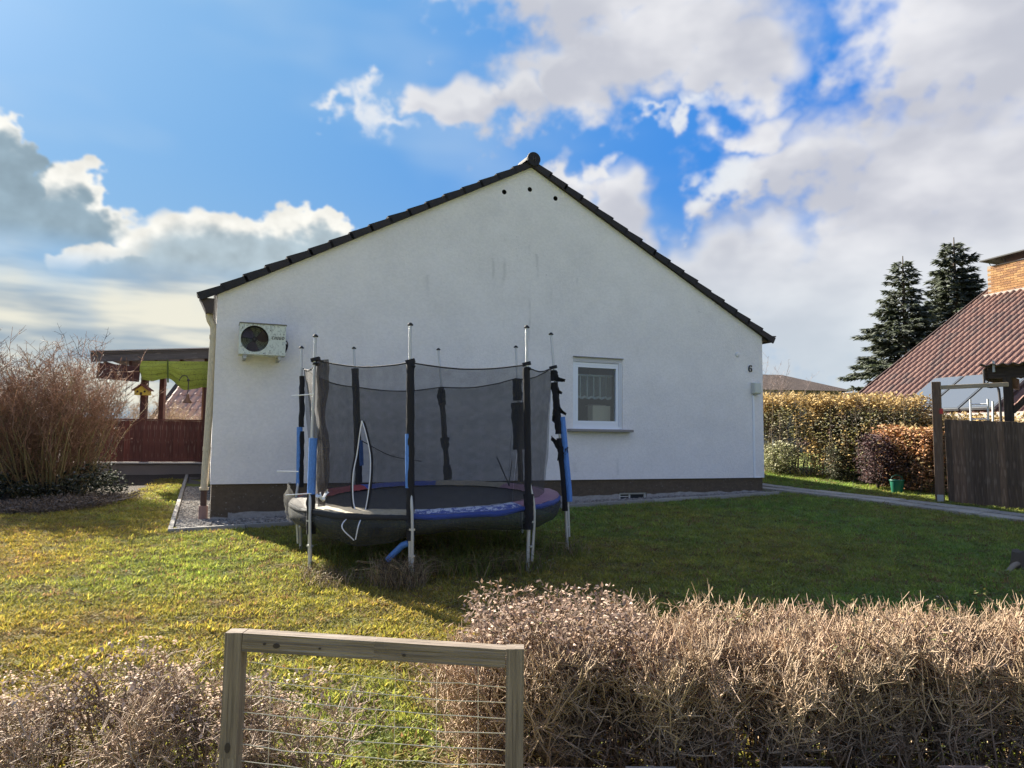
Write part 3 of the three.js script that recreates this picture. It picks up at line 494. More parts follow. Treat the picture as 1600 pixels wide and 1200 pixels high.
// ---------------------------------------------------------------- trampoline with a torn safety net
{
  const cx = -0.976, cz = -8.68, PH = 0.026, T = thing('trampoline', 'worn round trampoline with torn black safety net and steel poles', 'trampoline', V(cx, groundY(cx, cz), cz));
  const ang = (i) => PH + i * Math.PI / 4, rimY = (x, z) => 1.335 + 0.02 * (x - cx) - 0.051 * (z - cz);
  const rim = (a, r, dy = 0) => { const x = cx + r * Math.sin(a), z = cz + r * Math.cos(a); return V(x, rimY(x, z) + dy, z); };
  const steel = new THREE.MeshStandardMaterial({ color: C(0.55, 0.55, 0.54), metalness: 0.85, roughness: 0.38, bumpMap: grainBump, bumpScale: 0.002 });
  const black = std(C(0.02, 0.02, 0.022), 0.8), sleeveMat = std(C(0.022, 0.02, 0.024), 0.7, { bumpMap: grainBump, bumpScale: 0.02 });
  const blueFoam = std(C(0.09, 0.24, 0.62), 0.6, { map: texture(128, 256, (x, y) => { const k = 0.72 + 0.4 * nB(x, y); return [k, k, k]; }, false, 1, 2) });
  // [x, y, z] at the top, at the rim and at the ground, front pole first and then round to the right
  const TOP = [[-1.003, 3.09, -7.15], [0.148, 3.151, -7.63], [0.46, 3.239, -8.72], [0.047, 3.218, -9.79], [-1.032, 3.226, -10.21], [-2.108, 3.173, -9.73], [-2.492, 3.038, -8.64], [-2.042, 3.026, -7.57]].map((p) => V(...p));
  const MID = [[-0.966, 1.271, -7.15], [0.19, 1.301, -7.63], [0.64, 1.36, -8.72], [0.139, 1.42, -9.79], [-0.87, 1.417, -10.21], [-2.003, 1.415, -9.73], [-2.459, 1.299, -8.64], [-2.046, 1.253, -7.57]].map((p) => V(...p));
  const FOOT = [[-0.951, 0, -7.15], [0.175, 0, -7.63], [0.665, 0, -8.72], [0.15, 0, -9.79], [-0.86, 0, -10.21], [-1.967, 0, -9.73], [-2.422, 0, -8.64], [-2.024, 0, -7.57]].map((p) => V(p[0], groundY(p[0], p[2]), p[2]));
  const NETY = [2.718, 2.754, 2.83, 2.79, 2.697, 2.652, 2.788, 2.773];
  const out = (i) => V(Math.sin(ang(i)), 0, Math.cos(ang(i)));
  const along = (i, y) => (y > MID[i].y ? MID[i].clone().lerp(TOP[i], (y - MID[i].y) / (TOP[i].y - MID[i].y)) : FOOT[i].clone().lerp(MID[i], (y - FOOT[i].y) / (MID[i].y - FOOT[i].y)));
  for (let i = 0; i < 8; i++) {
    const side = V(Math.cos(ang(i)), 0, -Math.sin(ang(i))).multiplyScalar(i ? 0.045 : 0.02), low = FOOT[i].clone().addScaledVector(out(i), 0.025).add(side).setY(FOOT[i].y + 0.08 + 0.04 * (i % 3)), pole = part_('pole', tube([low, MID[i].clone().addScaledVector(out(i), 0.025).add(side), MID[i].clone().lerp(TOP[i], 0.15), TOP[i]], 0.0155, 24, 10), steel);
    partW('cap', merge([new THREE.CylinderGeometry(0.012, 0.03, 0.02, 12).translate(TOP[i].x, TOP[i].y + 0.008, TOP[i].z), new THREE.CylinderGeometry(0.03, 0.028, 0.008, 12).translate(TOP[i].x, TOP[i].y - 0.006, TOP[i].z)]), black, pole);
    const leg = part_('leg', rod(FOOT[i].clone().setY(FOOT[i].y - 0.03), MID[i].clone().setY(MID[i].y - 0.06), 0.019), steel), c = along(i, FOOT[i].y + 0.27);
    for (const y of [0.27, 0.52]) { const q = along(i, FOOT[i].y + y).addScaledVector(out(i), 0.012).addScaledVector(V(Math.cos(ang(i)), 0, -Math.sin(ang(i))), 0.02); partW('clamp', box(0.055, 0.018, 0.05).rotateY(ang(i)).translate(q.x, q.y, q.z), steel, leg); }
  }
  for (const [a, b] of [[7, 0], [1, 2], [3, 4], [5, 6]]) part_('base_rail', tube([FOOT[a].clone().setY(FOOT[a].y + 0.0), FOOT[a].clone().lerp(FOOT[b], 0.5).setY((FOOT[a].y + FOOT[b].y) / 2 - 0.004), FOOT[b].clone().setY(FOOT[b].y + 0.0)], 0.019, 16, 8), steel);
  function part_(name, geo, mat) { return partW(name, geo, mat, T); }
  part_('frame_ring', tube([...Array(48).keys()].map((k) => rim(k / 48 * 6.2832, 1.49, -0.05)), 0.021, 96, 8, true), steel);
  { // jumping mat, sagging a little in the middle
    const p = [], uv = [], idx = [], R = 14, S = 64;
    for (let j = 0; j <= R; j++) for (let k = 0; k < S; k++) { const q = rim(k / S * 6.2832, 1.24 * j / R, -0.045 - 0.035 * (1 - (j / R) ** 2)); p.push(q.x, q.y, q.z); uv.push(q.x, q.z); if (j) { const a = (j - 1) * S + k, b = (j - 1) * S + (k + 1) % S; idx.push(a, a + S, b, b, a + S, b + S); } }
    const g = new THREE.BufferGeometry(); g.setAttribute('position', new THREE.Float32BufferAttribute(p, 3)); g.setAttribute('uv', new THREE.Float32BufferAttribute(uv, 2)); g.setIndex(idx); g.computeVertexNormals();
    part_('jumping_mat', g, std(C(0.028, 0.028, 0.032), 0.55, { map: texture(256, 256, (x, y) => { const k = 0.7 + 0.7 * nA(x, y) * nB(x, y); return [k, k, k]; }, false, 1 / 2), bumpMap: grainBump, bumpScale: 0.004, side: THREE.DoubleSide }));
  }
  // padding over the springs: faded sections in different colours, lumpy, with a lip over the frame
  const faded = texture(256, 256, (x, y) => { const k = 0.72 + 0.38 * nB(x, y) + 0.2 * smoothstep(nC(x, y * 0.4), 0.7, 0.95); return [k, k, k]; }, false, 2);
  const vinyl = (c, rough) => new THREE.MeshPhysicalMaterial({ color: c, roughness: rough, map: faded, bumpMap: grainBump, bumpScale: 0.006, side: THREE.DoubleSide });
  const RED = vinyl(C(0.42, 0.06, 0.06), 0.6), BLUE = vinyl(C(0.045, 0.085, 0.36), 0.33), CREAM = vinyl(C(0.42, 0.34, 0.22), 0.6), DRAB = vinyl(C(0.13, 0.11, 0.09), 0.7), PINK = vinyl(C(0.34, 0.16, 0.22), 0.45), LIP = vinyl(C(0.03, 0.03, 0.034), 0.7);  // the left section is a darker, greyer cream
  const PEEL_AND_GLINT = new THREE.MeshPhysicalMaterial({ color: C(1, 1, 1), roughness: 0.35, side: THREE.DoubleSide, bumpMap: grainBump, bumpScale: 0.01, map: texture(512, 128, (x, y) => { const t = smoothstep(nB(x, y * 0.5) * 0.4 + nC(x, y * 0.25) * 0.35 + 0.6 * (1 - y), 0.6, 0.72); return [lerp(0.05, 0.62, t), lerp(0.085, 0.64, t), lerp(0.33, 0.72, t)]; }, true) });  // white streaks: peeling foam plus a sun glint painted into the map
  // sections from pole to pole; a list gives the colour of the top and of the lip
  [[0, 1, PEEL_AND_GLINT, BLUE], [1, 2, PINK, BLUE], [2, 3, PINK, BLUE], [3, 4, CREAM, BLUE], [4, 5, BLUE, BLUE], [5, 6, RED, RED], [6, 7, DRAB, LIP], [7, 8, CREAM, LIP]].forEach(([i, j, top, lip]) => {
    const grid = (rows, S) => { const p = [], uv = [], idx = []; for (let k = 0; k <= S; k++) { const a = lerp(ang(i), ang(j), k / S); rows(a, k / S).forEach((q, m, all) => { p.push(q.x, q.y, q.z); uv.push(k / S, m / all.length); if (k && m) { const n = all.length, c = k * n + m; idx.push(c, c - n, c - 1, c - 1, c - n, c - n - 1); } }); } const g = new THREE.BufferGeometry(); g.setAttribute('position', new THREE.Float32BufferAttribute(p, 3)); g.setAttribute('uv', new THREE.Float32BufferAttribute(uv, 2)); g.setIndex(idx); g.computeVertexNormals(); return g; };
    const bump = (a, s) => 0.014 * N3(a * 5, s * 3, 2) + 0.006 * N3(a * 21, s * 7, 4);
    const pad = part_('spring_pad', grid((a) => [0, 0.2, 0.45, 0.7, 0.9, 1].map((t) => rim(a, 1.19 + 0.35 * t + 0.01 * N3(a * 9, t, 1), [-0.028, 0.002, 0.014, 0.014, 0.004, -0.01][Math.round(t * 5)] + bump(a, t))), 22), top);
    partW('pad_lip', grid((a) => [0, 0.35, 0.7, 1].map((t) => rim(a, 1.541 + 0.014 * Math.sin(t * 3), -0.012 - (0.055 + 0.02 * N3(a * 4, 1, 8)) * t + bump(a, 1))), 22), lip, pad);
  });
  // skirt of fine dark net below the pad; it hangs torn on the left
  const netTex = texture(256, 256, (x, y) => { const k = 0.9 + 0.16 * (nA(x, y) - 0.5) + 0.12 * (nC(x, y) - 0.5) + 0.14 * (nD(x, y) - 0.5); return k; }, false, 1);
  const net = (opacity, c = C(0.035, 0.034, 0.036)) => new THREE.MeshStandardMaterial({ color: c, roughness: 0.9, transparent: true, opacity, alphaMap: netTex, side: THREE.DoubleSide });
  const surf = (f, A, B) => { const p = [], uv = [], idx = []; for (let a = 0; a <= A; a++) for (let b = 0; b <= B; b++) { const q = f(a / A, b / B); p.push(q.x, q.y, q.z); uv.push(a / A * 2, b / B * 3); if (a && b) { const n = B + 1, c = a * n + b; idx.push(c, c - n, c - 1, c - 1, c - n, c - n - 1); } } const g = new THREE.BufferGeometry(); g.setAttribute('position', new THREE.Float32BufferAttribute(p, 3)); g.setAttribute('uv', new THREE.Float32BufferAttribute(uv, 2)); g.setIndex(idx); g.computeVertexNormals(); return g; };
  const skirtMat = net(0.93, C(0.03, 0.032, 0.03));
  for (let i = 0; i < 8; i++) {
    const drop = (t) => { const sag = Math.sin(t * Math.PI); return [0.17 + 0.03 * t - 0.04 * sag, 0.2 + 0.01 * sag, 0.2 - 0.02 * t + 0.05 * sag, 0.17, 0.17, 0.17, 0.15 + 0.05 * t, 0.14 + 0.12 * sag + 0.03 * t][(i + 0) % 8]; };
    const sk = part_('skirt', surf((s, t) => { const a = lerp(ang(i), ang(i + 1), s), d = drop(s) + 0.02 * N3(a * 7, 3, 1), bulge = 0.03 * Math.sin(t * Math.PI) * (1 + N3(a * 4, t, 6)); return rim(a, 1.535 - 0.05 * t * t + bulge, -0.05 - d * t); }, 26, 8), skirtMat);
    if (i === 7) { // faint dark lettering on the skirt
      const q = rim(ang(7.68), 1.565, -0.19), tx = new TextGeometry('y8', { font: fontBold, size: 0.07, depth: 0.003, curveSegments: 3 });
      partW('lettering', tx.rotateY(ang(7.68)).translate(q.x - 0.03, q.y, q.z + 0.005), std(C(0.008, 0.008, 0.008), 0.8), sk);
    }
  }
  // safety net panels between the poles
  const netMat = net(0.57), inner = (i, y) => along(i, y).addScaledVector(out(i), -0.03);
  const panel = (i, j, s, t) => {   // s from pole i to pole j, t from the mat up
    const lo = rim(lerp(ang(i), ang(j), s), 1.36, 0.0), y1 = lerp(NETY[i % 8], NETY[j % 8], s) - 0.055 * Math.sin(s * Math.PI), hi = inner(i % 8, NETY[i % 8]).lerp(inner(j % 8, NETY[j % 8]), s).setY(y1);
    const q = lo.lerp(hi, t), bow = Math.sin(s * Math.PI) * Math.sin(Math.min(1, t * 1.15) * Math.PI), a = lerp(ang(i), ang(j), s), w = -0.05 * bow + 0.05 * bow * N3(s * 3 + i * 5, t * 3, 1.7) + 0.03 * (1 - t) * Math.sin(t * Math.PI) * N3(s * 6 + t * 5, t * 2, i + 0.5) + 0.014 * N3(s * 13, t * 3, i + 0.5);
    return q.add(V(Math.sin(a) * w, 0, Math.cos(a) * w));
  };
  for (let i = 0; i < 8; i++) {
    const hem = (p, s0 = 0, s1 = 1) => partW('top_hem', tube([...Array(15).keys()].map((k) => panel(i, i + 1, lerp(s0, s1, k / 14), 1)), 0.0075, 28, 6), sleeveMat, p);
    if (i === 7) { // the entrance: a slit that hangs open
      const open = (t) => Math.pow(Math.max(0, Math.sin(clamp((0.62 - t) / 0.74, 0, 1) * Math.PI)), 0.8), mid = (t) => 0.46 + 0.02 * (0.62 - t);
      const lft = (t) => mid(t) - 0.105 * open(t) * (1.25 - t), rgt = (t) => mid(t) + 0.085 * open(t);
      const a = part_('net_panel', surf((s, t) => panel(7, 8, s * lft(t), t), 14, 40), netMat); part_('net_panel', surf((s, t) => panel(7, 8, lerp(rgt(t), 1, s), t), 14, 40), netMat);
      const piping = std(C(0.72, 0.73, 0.75), 0.6);
      hem(a);
      for (const e of [lft, rgt]) { const pts = [...Array(16).keys()].map((k) => panel(7, 8, e(k / 15 * 0.62), k / 15 * 0.62).add(V(0, 0, 0.012))); const q = panel(7, 8, mid(0), 0); if (e === lft) pts.unshift(V(q.x - 0.02, q.y - 0.27, -7.2), V(q.x - 0.13, q.y - 0.14, -7.16)); else pts.unshift(V(q.x + 0.0, q.y - 0.26, -7.18), V(q.x + 0.03, q.y - 0.12, -7.16)); partW('piping', tube(pts, 0.006, 60, 6), piping, a); }
      // darker binding either side of the slit
      for (const [e, d] of [[lft, -1], [rgt, 1]]) partW('binding', surf((s, t) => panel(7, 8, e(t * 0.62) + d * 0.028 * s, t * 0.62).add(V(0, 0, 0.006)), 2, 24), sleeveMat, a);
      continue;
    }
    const torn = i === 1 || i === 6;
    const p = part_('net_panel', surf((s, t) => { const q = panel(i, i + 1, s, t); if (torn) { const k = Math.sin(t * Math.PI) * (i === 1 ? s : 1 - s) ** 2; q.x += (i === 1 ? 0.02 : 0.06) * k; q.z += 0.05 * k * N3(t * 5, s, 3); } return q; }, 20, 30), torn ? net(0.62, C(0.07, 0.06, 0.05)) : netMat);
    hem(p);
  }
  // foam sleeves: black ones over the poles, ragged; blue foam where the cover has gone
  const sleeve = (i, y0, y1, r, mat, name, side = 0, lump = 0.25) => { const n = 26, pts = [...Array(8).keys()].map((k) => along(i, lerp(y0, y1, k / 7)).addScaledVector(out(i), -0.012).add(V(side, 0, 0))), g = tube(pts, r, n, 12), q = g.attributes.position, nn = g.attributes.normal; for (let v = 0; v < q.count; v++) { const w = r * lump * (fbm(q.getX(v) * 30, q.getY(v) * 9, q.getZ(v) * 30 + i * 3, 3)); q.setXYZ(v, q.getX(v) + nn.getX(v) * w, q.getY(v) + nn.getY(v) * w, q.getZ(v) + nn.getZ(v) * w); } g.computeVertexNormals(); return part_(name, g, mat); };
  const S = (i, y0, y1, r, l) => sleeve(i, y0, y1, r, sleeveMat, 'pole_sleeve', 0, l), B = (i, y0, y1, r, side) => sleeve(i, y0, y1, r, blueFoam, 'blue_foam', side, 0.08);
  S(0, 1.0, 2.72, 0.04, 0.35); B(0, 1.5, 2.02, 0.037, -0.014);
  S(1, 1.06, 2.72, 0.036, 0.4); S(1, 1.06, 1.42, 0.05, 0.6);
  S(2, 1.15, 2.0, 0.033, 0.4); B(2, 1.26, 2.25, 0.036, 0.055); S(2, 2.05, 2.66, 0.042, 0.8); S(2, 2.68, 2.78, 0.045, 0.9); S(2, 1.74, 1.9, 0.04, 0.9);
  S(3, 2.5, 2.78, 0.06, 0.6); S(3, 1.85, 2.47, 0.085, 0.35); S(3, 1.42, 1.86, 0.035, 0.5);
  S(4, 1.42, 2.7, 0.038, 0.5); S(4, 2.45, 2.66, 0.055, 0.7); S(4, 1.85, 2.0, 0.055, 0.7); S(4, 1.42, 1.62, 0.055, 0.5);
  S(5, 1.4, 2.9, 0.047, 0.35); B(5, 1.62, 1.95, 0.04, 0.03);
  S(6, 2.1, 2.7, 0.03, 0.6); B(6, 1.42, 2.1, 0.034, -0.02); S(6, 1.4, 2.05, 0.032, 0.5);
  B(7, 1.4, 1.97, 0.043, 0.0); S(7, 1.0, 1.4, 0.045, 0.6);
  { // ragged net bunched beside the front left pole, and clear film hanging from the left side
    const rag = part_('hanging_rag', surf((s, t) => { const y = lerp(1.28, 2.78, t), q = along(7, y).add(V(0.035 + 0.13 * s * (0.5 + 0.5 * Math.abs(Math.sin(t * 5.2))), 0, 0.02 + 0.02 * Math.sin(s * 6 + t * 9))); q.x += 0.02 * N3(t * 9, s * 3, 2) + 0.05 * (1 - t); return q; }, 8, 40), net(0.9, C(0.05, 0.038, 0.034)));
    const film = net(0.3, C(0.12, 0.115, 0.105));
    part_('torn_film', surf((s, t) => { const a = lerp(ang(6) - 0.02, ang(7) - 0.05, s), q = rim(a, 1.52 + 0.04 * Math.sin(s * Math.PI) + 0.04 * Math.sin(t * Math.PI) + 0.025 * N3(s * 9, t * 7, 3), 0); q.y += lerp(-0.2, 0.2 * Math.sin(s * Math.PI * 0.9 + 0.5), t); return q; }, 20, 16), film);
    partW('white_shred', surf((s, t) => { const q = along(7, 1.36); return q.add(V(0.08 + 0.1 * s + 0.02 * Math.sin(t * 7), 0.035 * Math.sin(s * 7 + 0.6) + 0.05 * (t - 0.5) + 0.04 * s, 0.04 + 0.03 * Math.sin(s * 9 + t * 4))); }, 12, 4), std(C(0.72, 0.73, 0.74), 0.6, { side: THREE.DoubleSide }), rag);
    // net end torn loose on the right
    const flap = (y, dx, len, turn) => { const q = along(2, y); return partW('torn_flap', surf((s, t) => V(q.x + dx * s + 0.02 * N3(s * 6, t * 5, y), q.y + len * (t - 0.5) * (1 - 0.6 * s) + turn * s, q.z + 0.05 * N3(s * 4, t * 4, y + 3) + 0.03), 8, 8), sleeveMat, T); };
    flap(2.7, 0.12, 0.07, -0.02); flap(2.56, 0.07, 0.06, -0.03); flap(2.34, 0.1, 0.07, -0.06); flap(1.78, 0.07, 0.12, 0.1); flap(1.86, -0.12, 0.14, 0.14); flap(2.25, -0.07, 0.34, 0.02);
    for (const [y, x0, x1, dy] of [[2.42, -0.22, 0.0, 0.02], [1.63, -0.34, -0.12, 0.0], [1.41, -0.24, 0.02, 0.02]]) { const q = along(7, y); part_('cable_tie', rod(V(q.x + x0, q.y - dy, q.z + 0.03), V(q.x + x1, q.y, q.z + 0.03), 0.006, 6), std(C(0.8, 0.8, 0.78), 0.5)); }
    for (const i of [0, 1, 2, 7]) { const q = along(i, NETY[i] + 0.01).addScaledVector(out(i), -0.01); part_('tie_strap', merge([box(0.09, 0.035, 0.06).rotateZ(0.25).translate(q.x, q.y, q.z), new THREE.TorusGeometry(0.03, 0.012, 6, 12).rotateX(1.4).translate(q.x + 0.01, q.y - 0.05, q.z)]), sleeveMat); }
    // loose cords inside
    part_('cord', tube([panel(0, 1, 0.8, 0.35), panel(0, 1, 0.9, 0.2), rim(ang(3) - 0.3, 1.1, 0.12), rim(ang(3) - 0.15, 1.25, 0.32)], 0.006, 30, 5), sleeveMat);
    part_('cord', tube([panel(4, 5, 0.95, 0.45), panel(4, 5, 0.6, 0.3), panel(4, 5, 0.2, 0.22)], 0.006, 30, 5), sleeveMat);
  }
  // a length of blue foam hanging under the front edge, out of the frame
  const bf = thing('foam_tube', 'short bright blue foam tube drooping under the trampoline beside its front leg', 'foam tube', V(-1.11, groundY(-1.11, -7.3), -7.3));
  partW('foam', tube([V(-0.98, 0.965, -7.22), V(-1.04, 0.945, -7.24), V(-1.1, 0.89, -7.27), V(-1.17, 0.82, -7.3), V(-1.2, 0.785, -7.3)], 0.032, 24, 12), blueFoam, bf);
  partW('core', tube([V(-1.17, 0.82, -7.3), V(-1.2, 0.785, -7.3), V(-1.24, 0.7, -7.31), V(-1.25, 0.585, -7.31)], 0.008, 16, 6), sleeveMat, bf);
}

// ---------------------------------------------------------------- the garden gate and the low boards in front
const gateWood = std(C(1, 1, 1), 0.85, { map: woodMap(70, [0.105, 0.078, 0.056], [0.30, 0.235, 0.175], [0.36, 0.31, 0.26]), bumpMap: woodBump, bumpScale: 0.006 });
{
  const G = thing('garden_gate', 'grey weathered timber garden gate frame strung with thin wires', 'gate', V(-0.53, groundY(0, -2.9), -2.9)), z = -2.9;
  const post = (xt, yt, xb, w) => { const m = partW('post', beam(V(xb, 0.3, z), V(xt, yt, z), 0.07, w), gateWood, G); return m; };
  const L = post(-1.05, 1.222, -1.06, 0.064), R = post(0.022, 1.172, 0.022, 0.068);
  partW('top_rail', beam(V(-1.0155, 1.188, z + 0.003), V(-0.014, 1.136, z + 0.003), 0.066, 0.068), gateWood, G);
  partW('bottom_rail', beam(V(-1.022, 0.42, z), V(-0.014, 0.39, z), 0.066, 0.068), gateWood, G);
  const knot = std(C(0.045, 0.032, 0.025), 0.9);
  for (const [x, y, r] of [[-0.885, 1.176, 0.011], [-0.93, 1.183, 0.005], [-0.72, 1.168, 0.004], [-0.4, 1.146, 0.006]]) partW('knot', new THREE.CylinderGeometry(r, r, 0.003, 10).scale(1.2, 1, 0.85).rotateX(Math.PI / 2).translate(x, y, z + 0.0375), knot, G);
  partW('knot', new THREE.CylinderGeometry(0.012, 0.012, 0.003, 10).scale(0.9, 1, 1.6).rotateX(Math.PI / 2).translate(-1.056, 0.8, z + 0.0365), knot, G);
  const wm = std(C(0.62, 0.57, 0.46), 0.4, { metalness: 0.25 }), r = rng(77);
  for (let k = 0; k < 10; k++) {
    const y = 1.1 - k * 0.062, pts = []; for (let q = 0; q <= 12; q++) { const s = q / 12; pts.push(V(lerp(-1.025, -0.012, s), lerp(y, y - 0.085 + 0.03 * k / 9, s) - 0.012 * Math.sin(s * Math.PI) + (r() - 0.5) * 0.007, z - 0.02 + (r() - 0.5) * 0.008)); }
    partW('wire', tube(pts, 0.0018, 40, 5), wm, G);
  }
  for (let k = 0; k < 6; k++) { const x = -0.92 + k * 0.16; partW('wire', tube([V(x, 1.13 - k * 0.008, z - 0.022), V(x + 0.01 * (r() - 0.5), 0.8, z - 0.022), V(x, 0.42, z - 0.022)], 0.0009, 12, 4), wm, G); }
}
{ // edging of short upright boards along the hedge
  const E = thing('edging_boards', 'row of low weathered edging boards at the foot of the hedge', 'edging', V(0.9, groundY(0, -3), -3)), r = rng(81);
  const bm = [[0.30, 0.25, 0.2], [0.22, 0.15, 0.11], [0.36, 0.33, 0.3]].map((c, k) => std(C(1, 1, 1), 0.9, { map: woodMap(82 + k * 5, c.map((q) => q * 0.55), c, c.map((q) => q * 1.2)), bumpMap: woodBump, bumpScale: 0.004 }));
  for (let x = 0.15; x < 3.2; x += 0.205) { const h = 0.375 + (r() - 0.5) * 0.02; partW('board', box(0.2, h, 0.025, 0, 0, 0, 0.003).translate(x, 0.316 + 0.014 * x + h / 2 - 0.02, -3.0 + (r() - 0.5) * 0.01), bm[Math.floor(r() * 3)], E); }
}
// ---------------------------------------------------------------- clipped foreground hedges
const twigMat = std(C(1, 1, 1), 0.75, { vertexColors: true }), leafMat = new THREE.MeshPhysicalMaterial({ vertexColors: true, roughness: 0.9, transmission: 0.3, thickness: 0, specularIntensity: 0.4, side: THREE.DoubleSide });
function hedgeStem(seed, H, bark, dark, dens = 1, spread = 1) {
  const r = rng(seed), s = new Sticks(), tint = () => { const k = 0.15 + 0.85 * r(), j = 0.8 + 0.4 * r(); return bark.map((q, i) => lerp(dark[i], q, k) * j); }, main = [], lx = (r() - 0.5) * 0.3, lz = (r() - 0.5) * 0.2;
  for (let k = 0; k <= 6; k++) main.push(V(lx * k / 6 + (r() - 0.5) * 0.035, H * 0.9 * k / 6, lz * k / 6 + (r() - 0.5) * 0.035));
  s.stick(main, 0.0065, 0.0028, tint(), 4);
  const nb = Math.round(22 * dens);
  for (let b = 0; b < nb; b++) {
    const t = 0.12 + 0.88 * Math.pow(b / nb, 0.6), k = Math.min(5, Math.floor(t * 6)), o = main[k].clone().lerp(main[k + 1], t * 6 - k), a = r() * 6.283, L = (0.05 + r() * 0.13) * spread;
    const d = V(Math.cos(a), -0.1 + r() * 1.5, Math.sin(a)).normalize(), kink = V((r() - 0.5) * 0.03, (r() - 0.4) * 0.03, (r() - 0.5) * 0.03), m = o.clone().addScaledVector(d, L * 0.5).add(kink), e = o.clone().addScaledVector(d, L).sub(kink);
    const c = tint();
    s.stick([o, m, e], 0.0034, 0.0019, c);
    const nt = 6 + Math.floor(r() * 6);
    for (let q = 0; q < nt; q++) {
      const u = 0.2 + 0.8 * r(), p = u < 0.5 ? o.clone().lerp(m, u * 2) : m.clone().lerp(e, u * 2 - 1), b2 = r() * 6.283, l = 0.025 + r() * r() * 0.1, dd = V(Math.cos(b2), -0.1 + r() * 2.8 * t, Math.sin(b2)).normalize(), f = p.clone().addScaledVector(dd, l);
      s.stick([p, f], 0.0022, 0.0013, tint());
    }
  }
  for (let k = 0; k < 9 * dens; k++) { // straight shoots that stand out of the clipped top and face
    const i = 2 + Math.floor(r() * 4), o = main[i].clone().add(V((r() - 0.5) * 0.16, 0, (r() - 0.5) * 0.16)), a = r() * 6.283, l = 0.09 + r() * 0.13, d = V(Math.cos(a) * 0.55, 1, Math.sin(a) * 0.55).normalize(), e = o.clone().addScaledVector(d, l);
    if (e.y > H) e.y = H;
    s.stick([o, o.clone().lerp(e, 0.5).add(V((r() - 0.5) * 0.012, 0, (r() - 0.5) * 0.012)), e], 0.003, 0.0022, tint());
  }
  return s.build();
}
function leafSpray(seed, n, cols, size) { const r = rng(seed), s = new Sticks(); for (let k = 0; k < n; k++) { const a = r() * 6.283, e = (r() - 0.35) * 1.8, d = V(Math.cos(a), e, Math.sin(a)).normalize(), side = V(-Math.sin(a + r() - 0.5), (r() - 0.5) * 0.8, Math.cos(a + r() - 0.5)).normalize(), o = V((r() - 0.5) * size * 3, (r() - 0.5) * size * 3, (r() - 0.5) * size * 3), c = cols[Math.floor(r() * cols.length)], t = 0.7 + r() * 0.6; s.leaf(o, d, side, size * (0.7 + r() * 0.7), size * (0.4 + r() * 0.3), c.map((q) => q * t), (r() - 0.3) * 0.9); } return s.build(); }
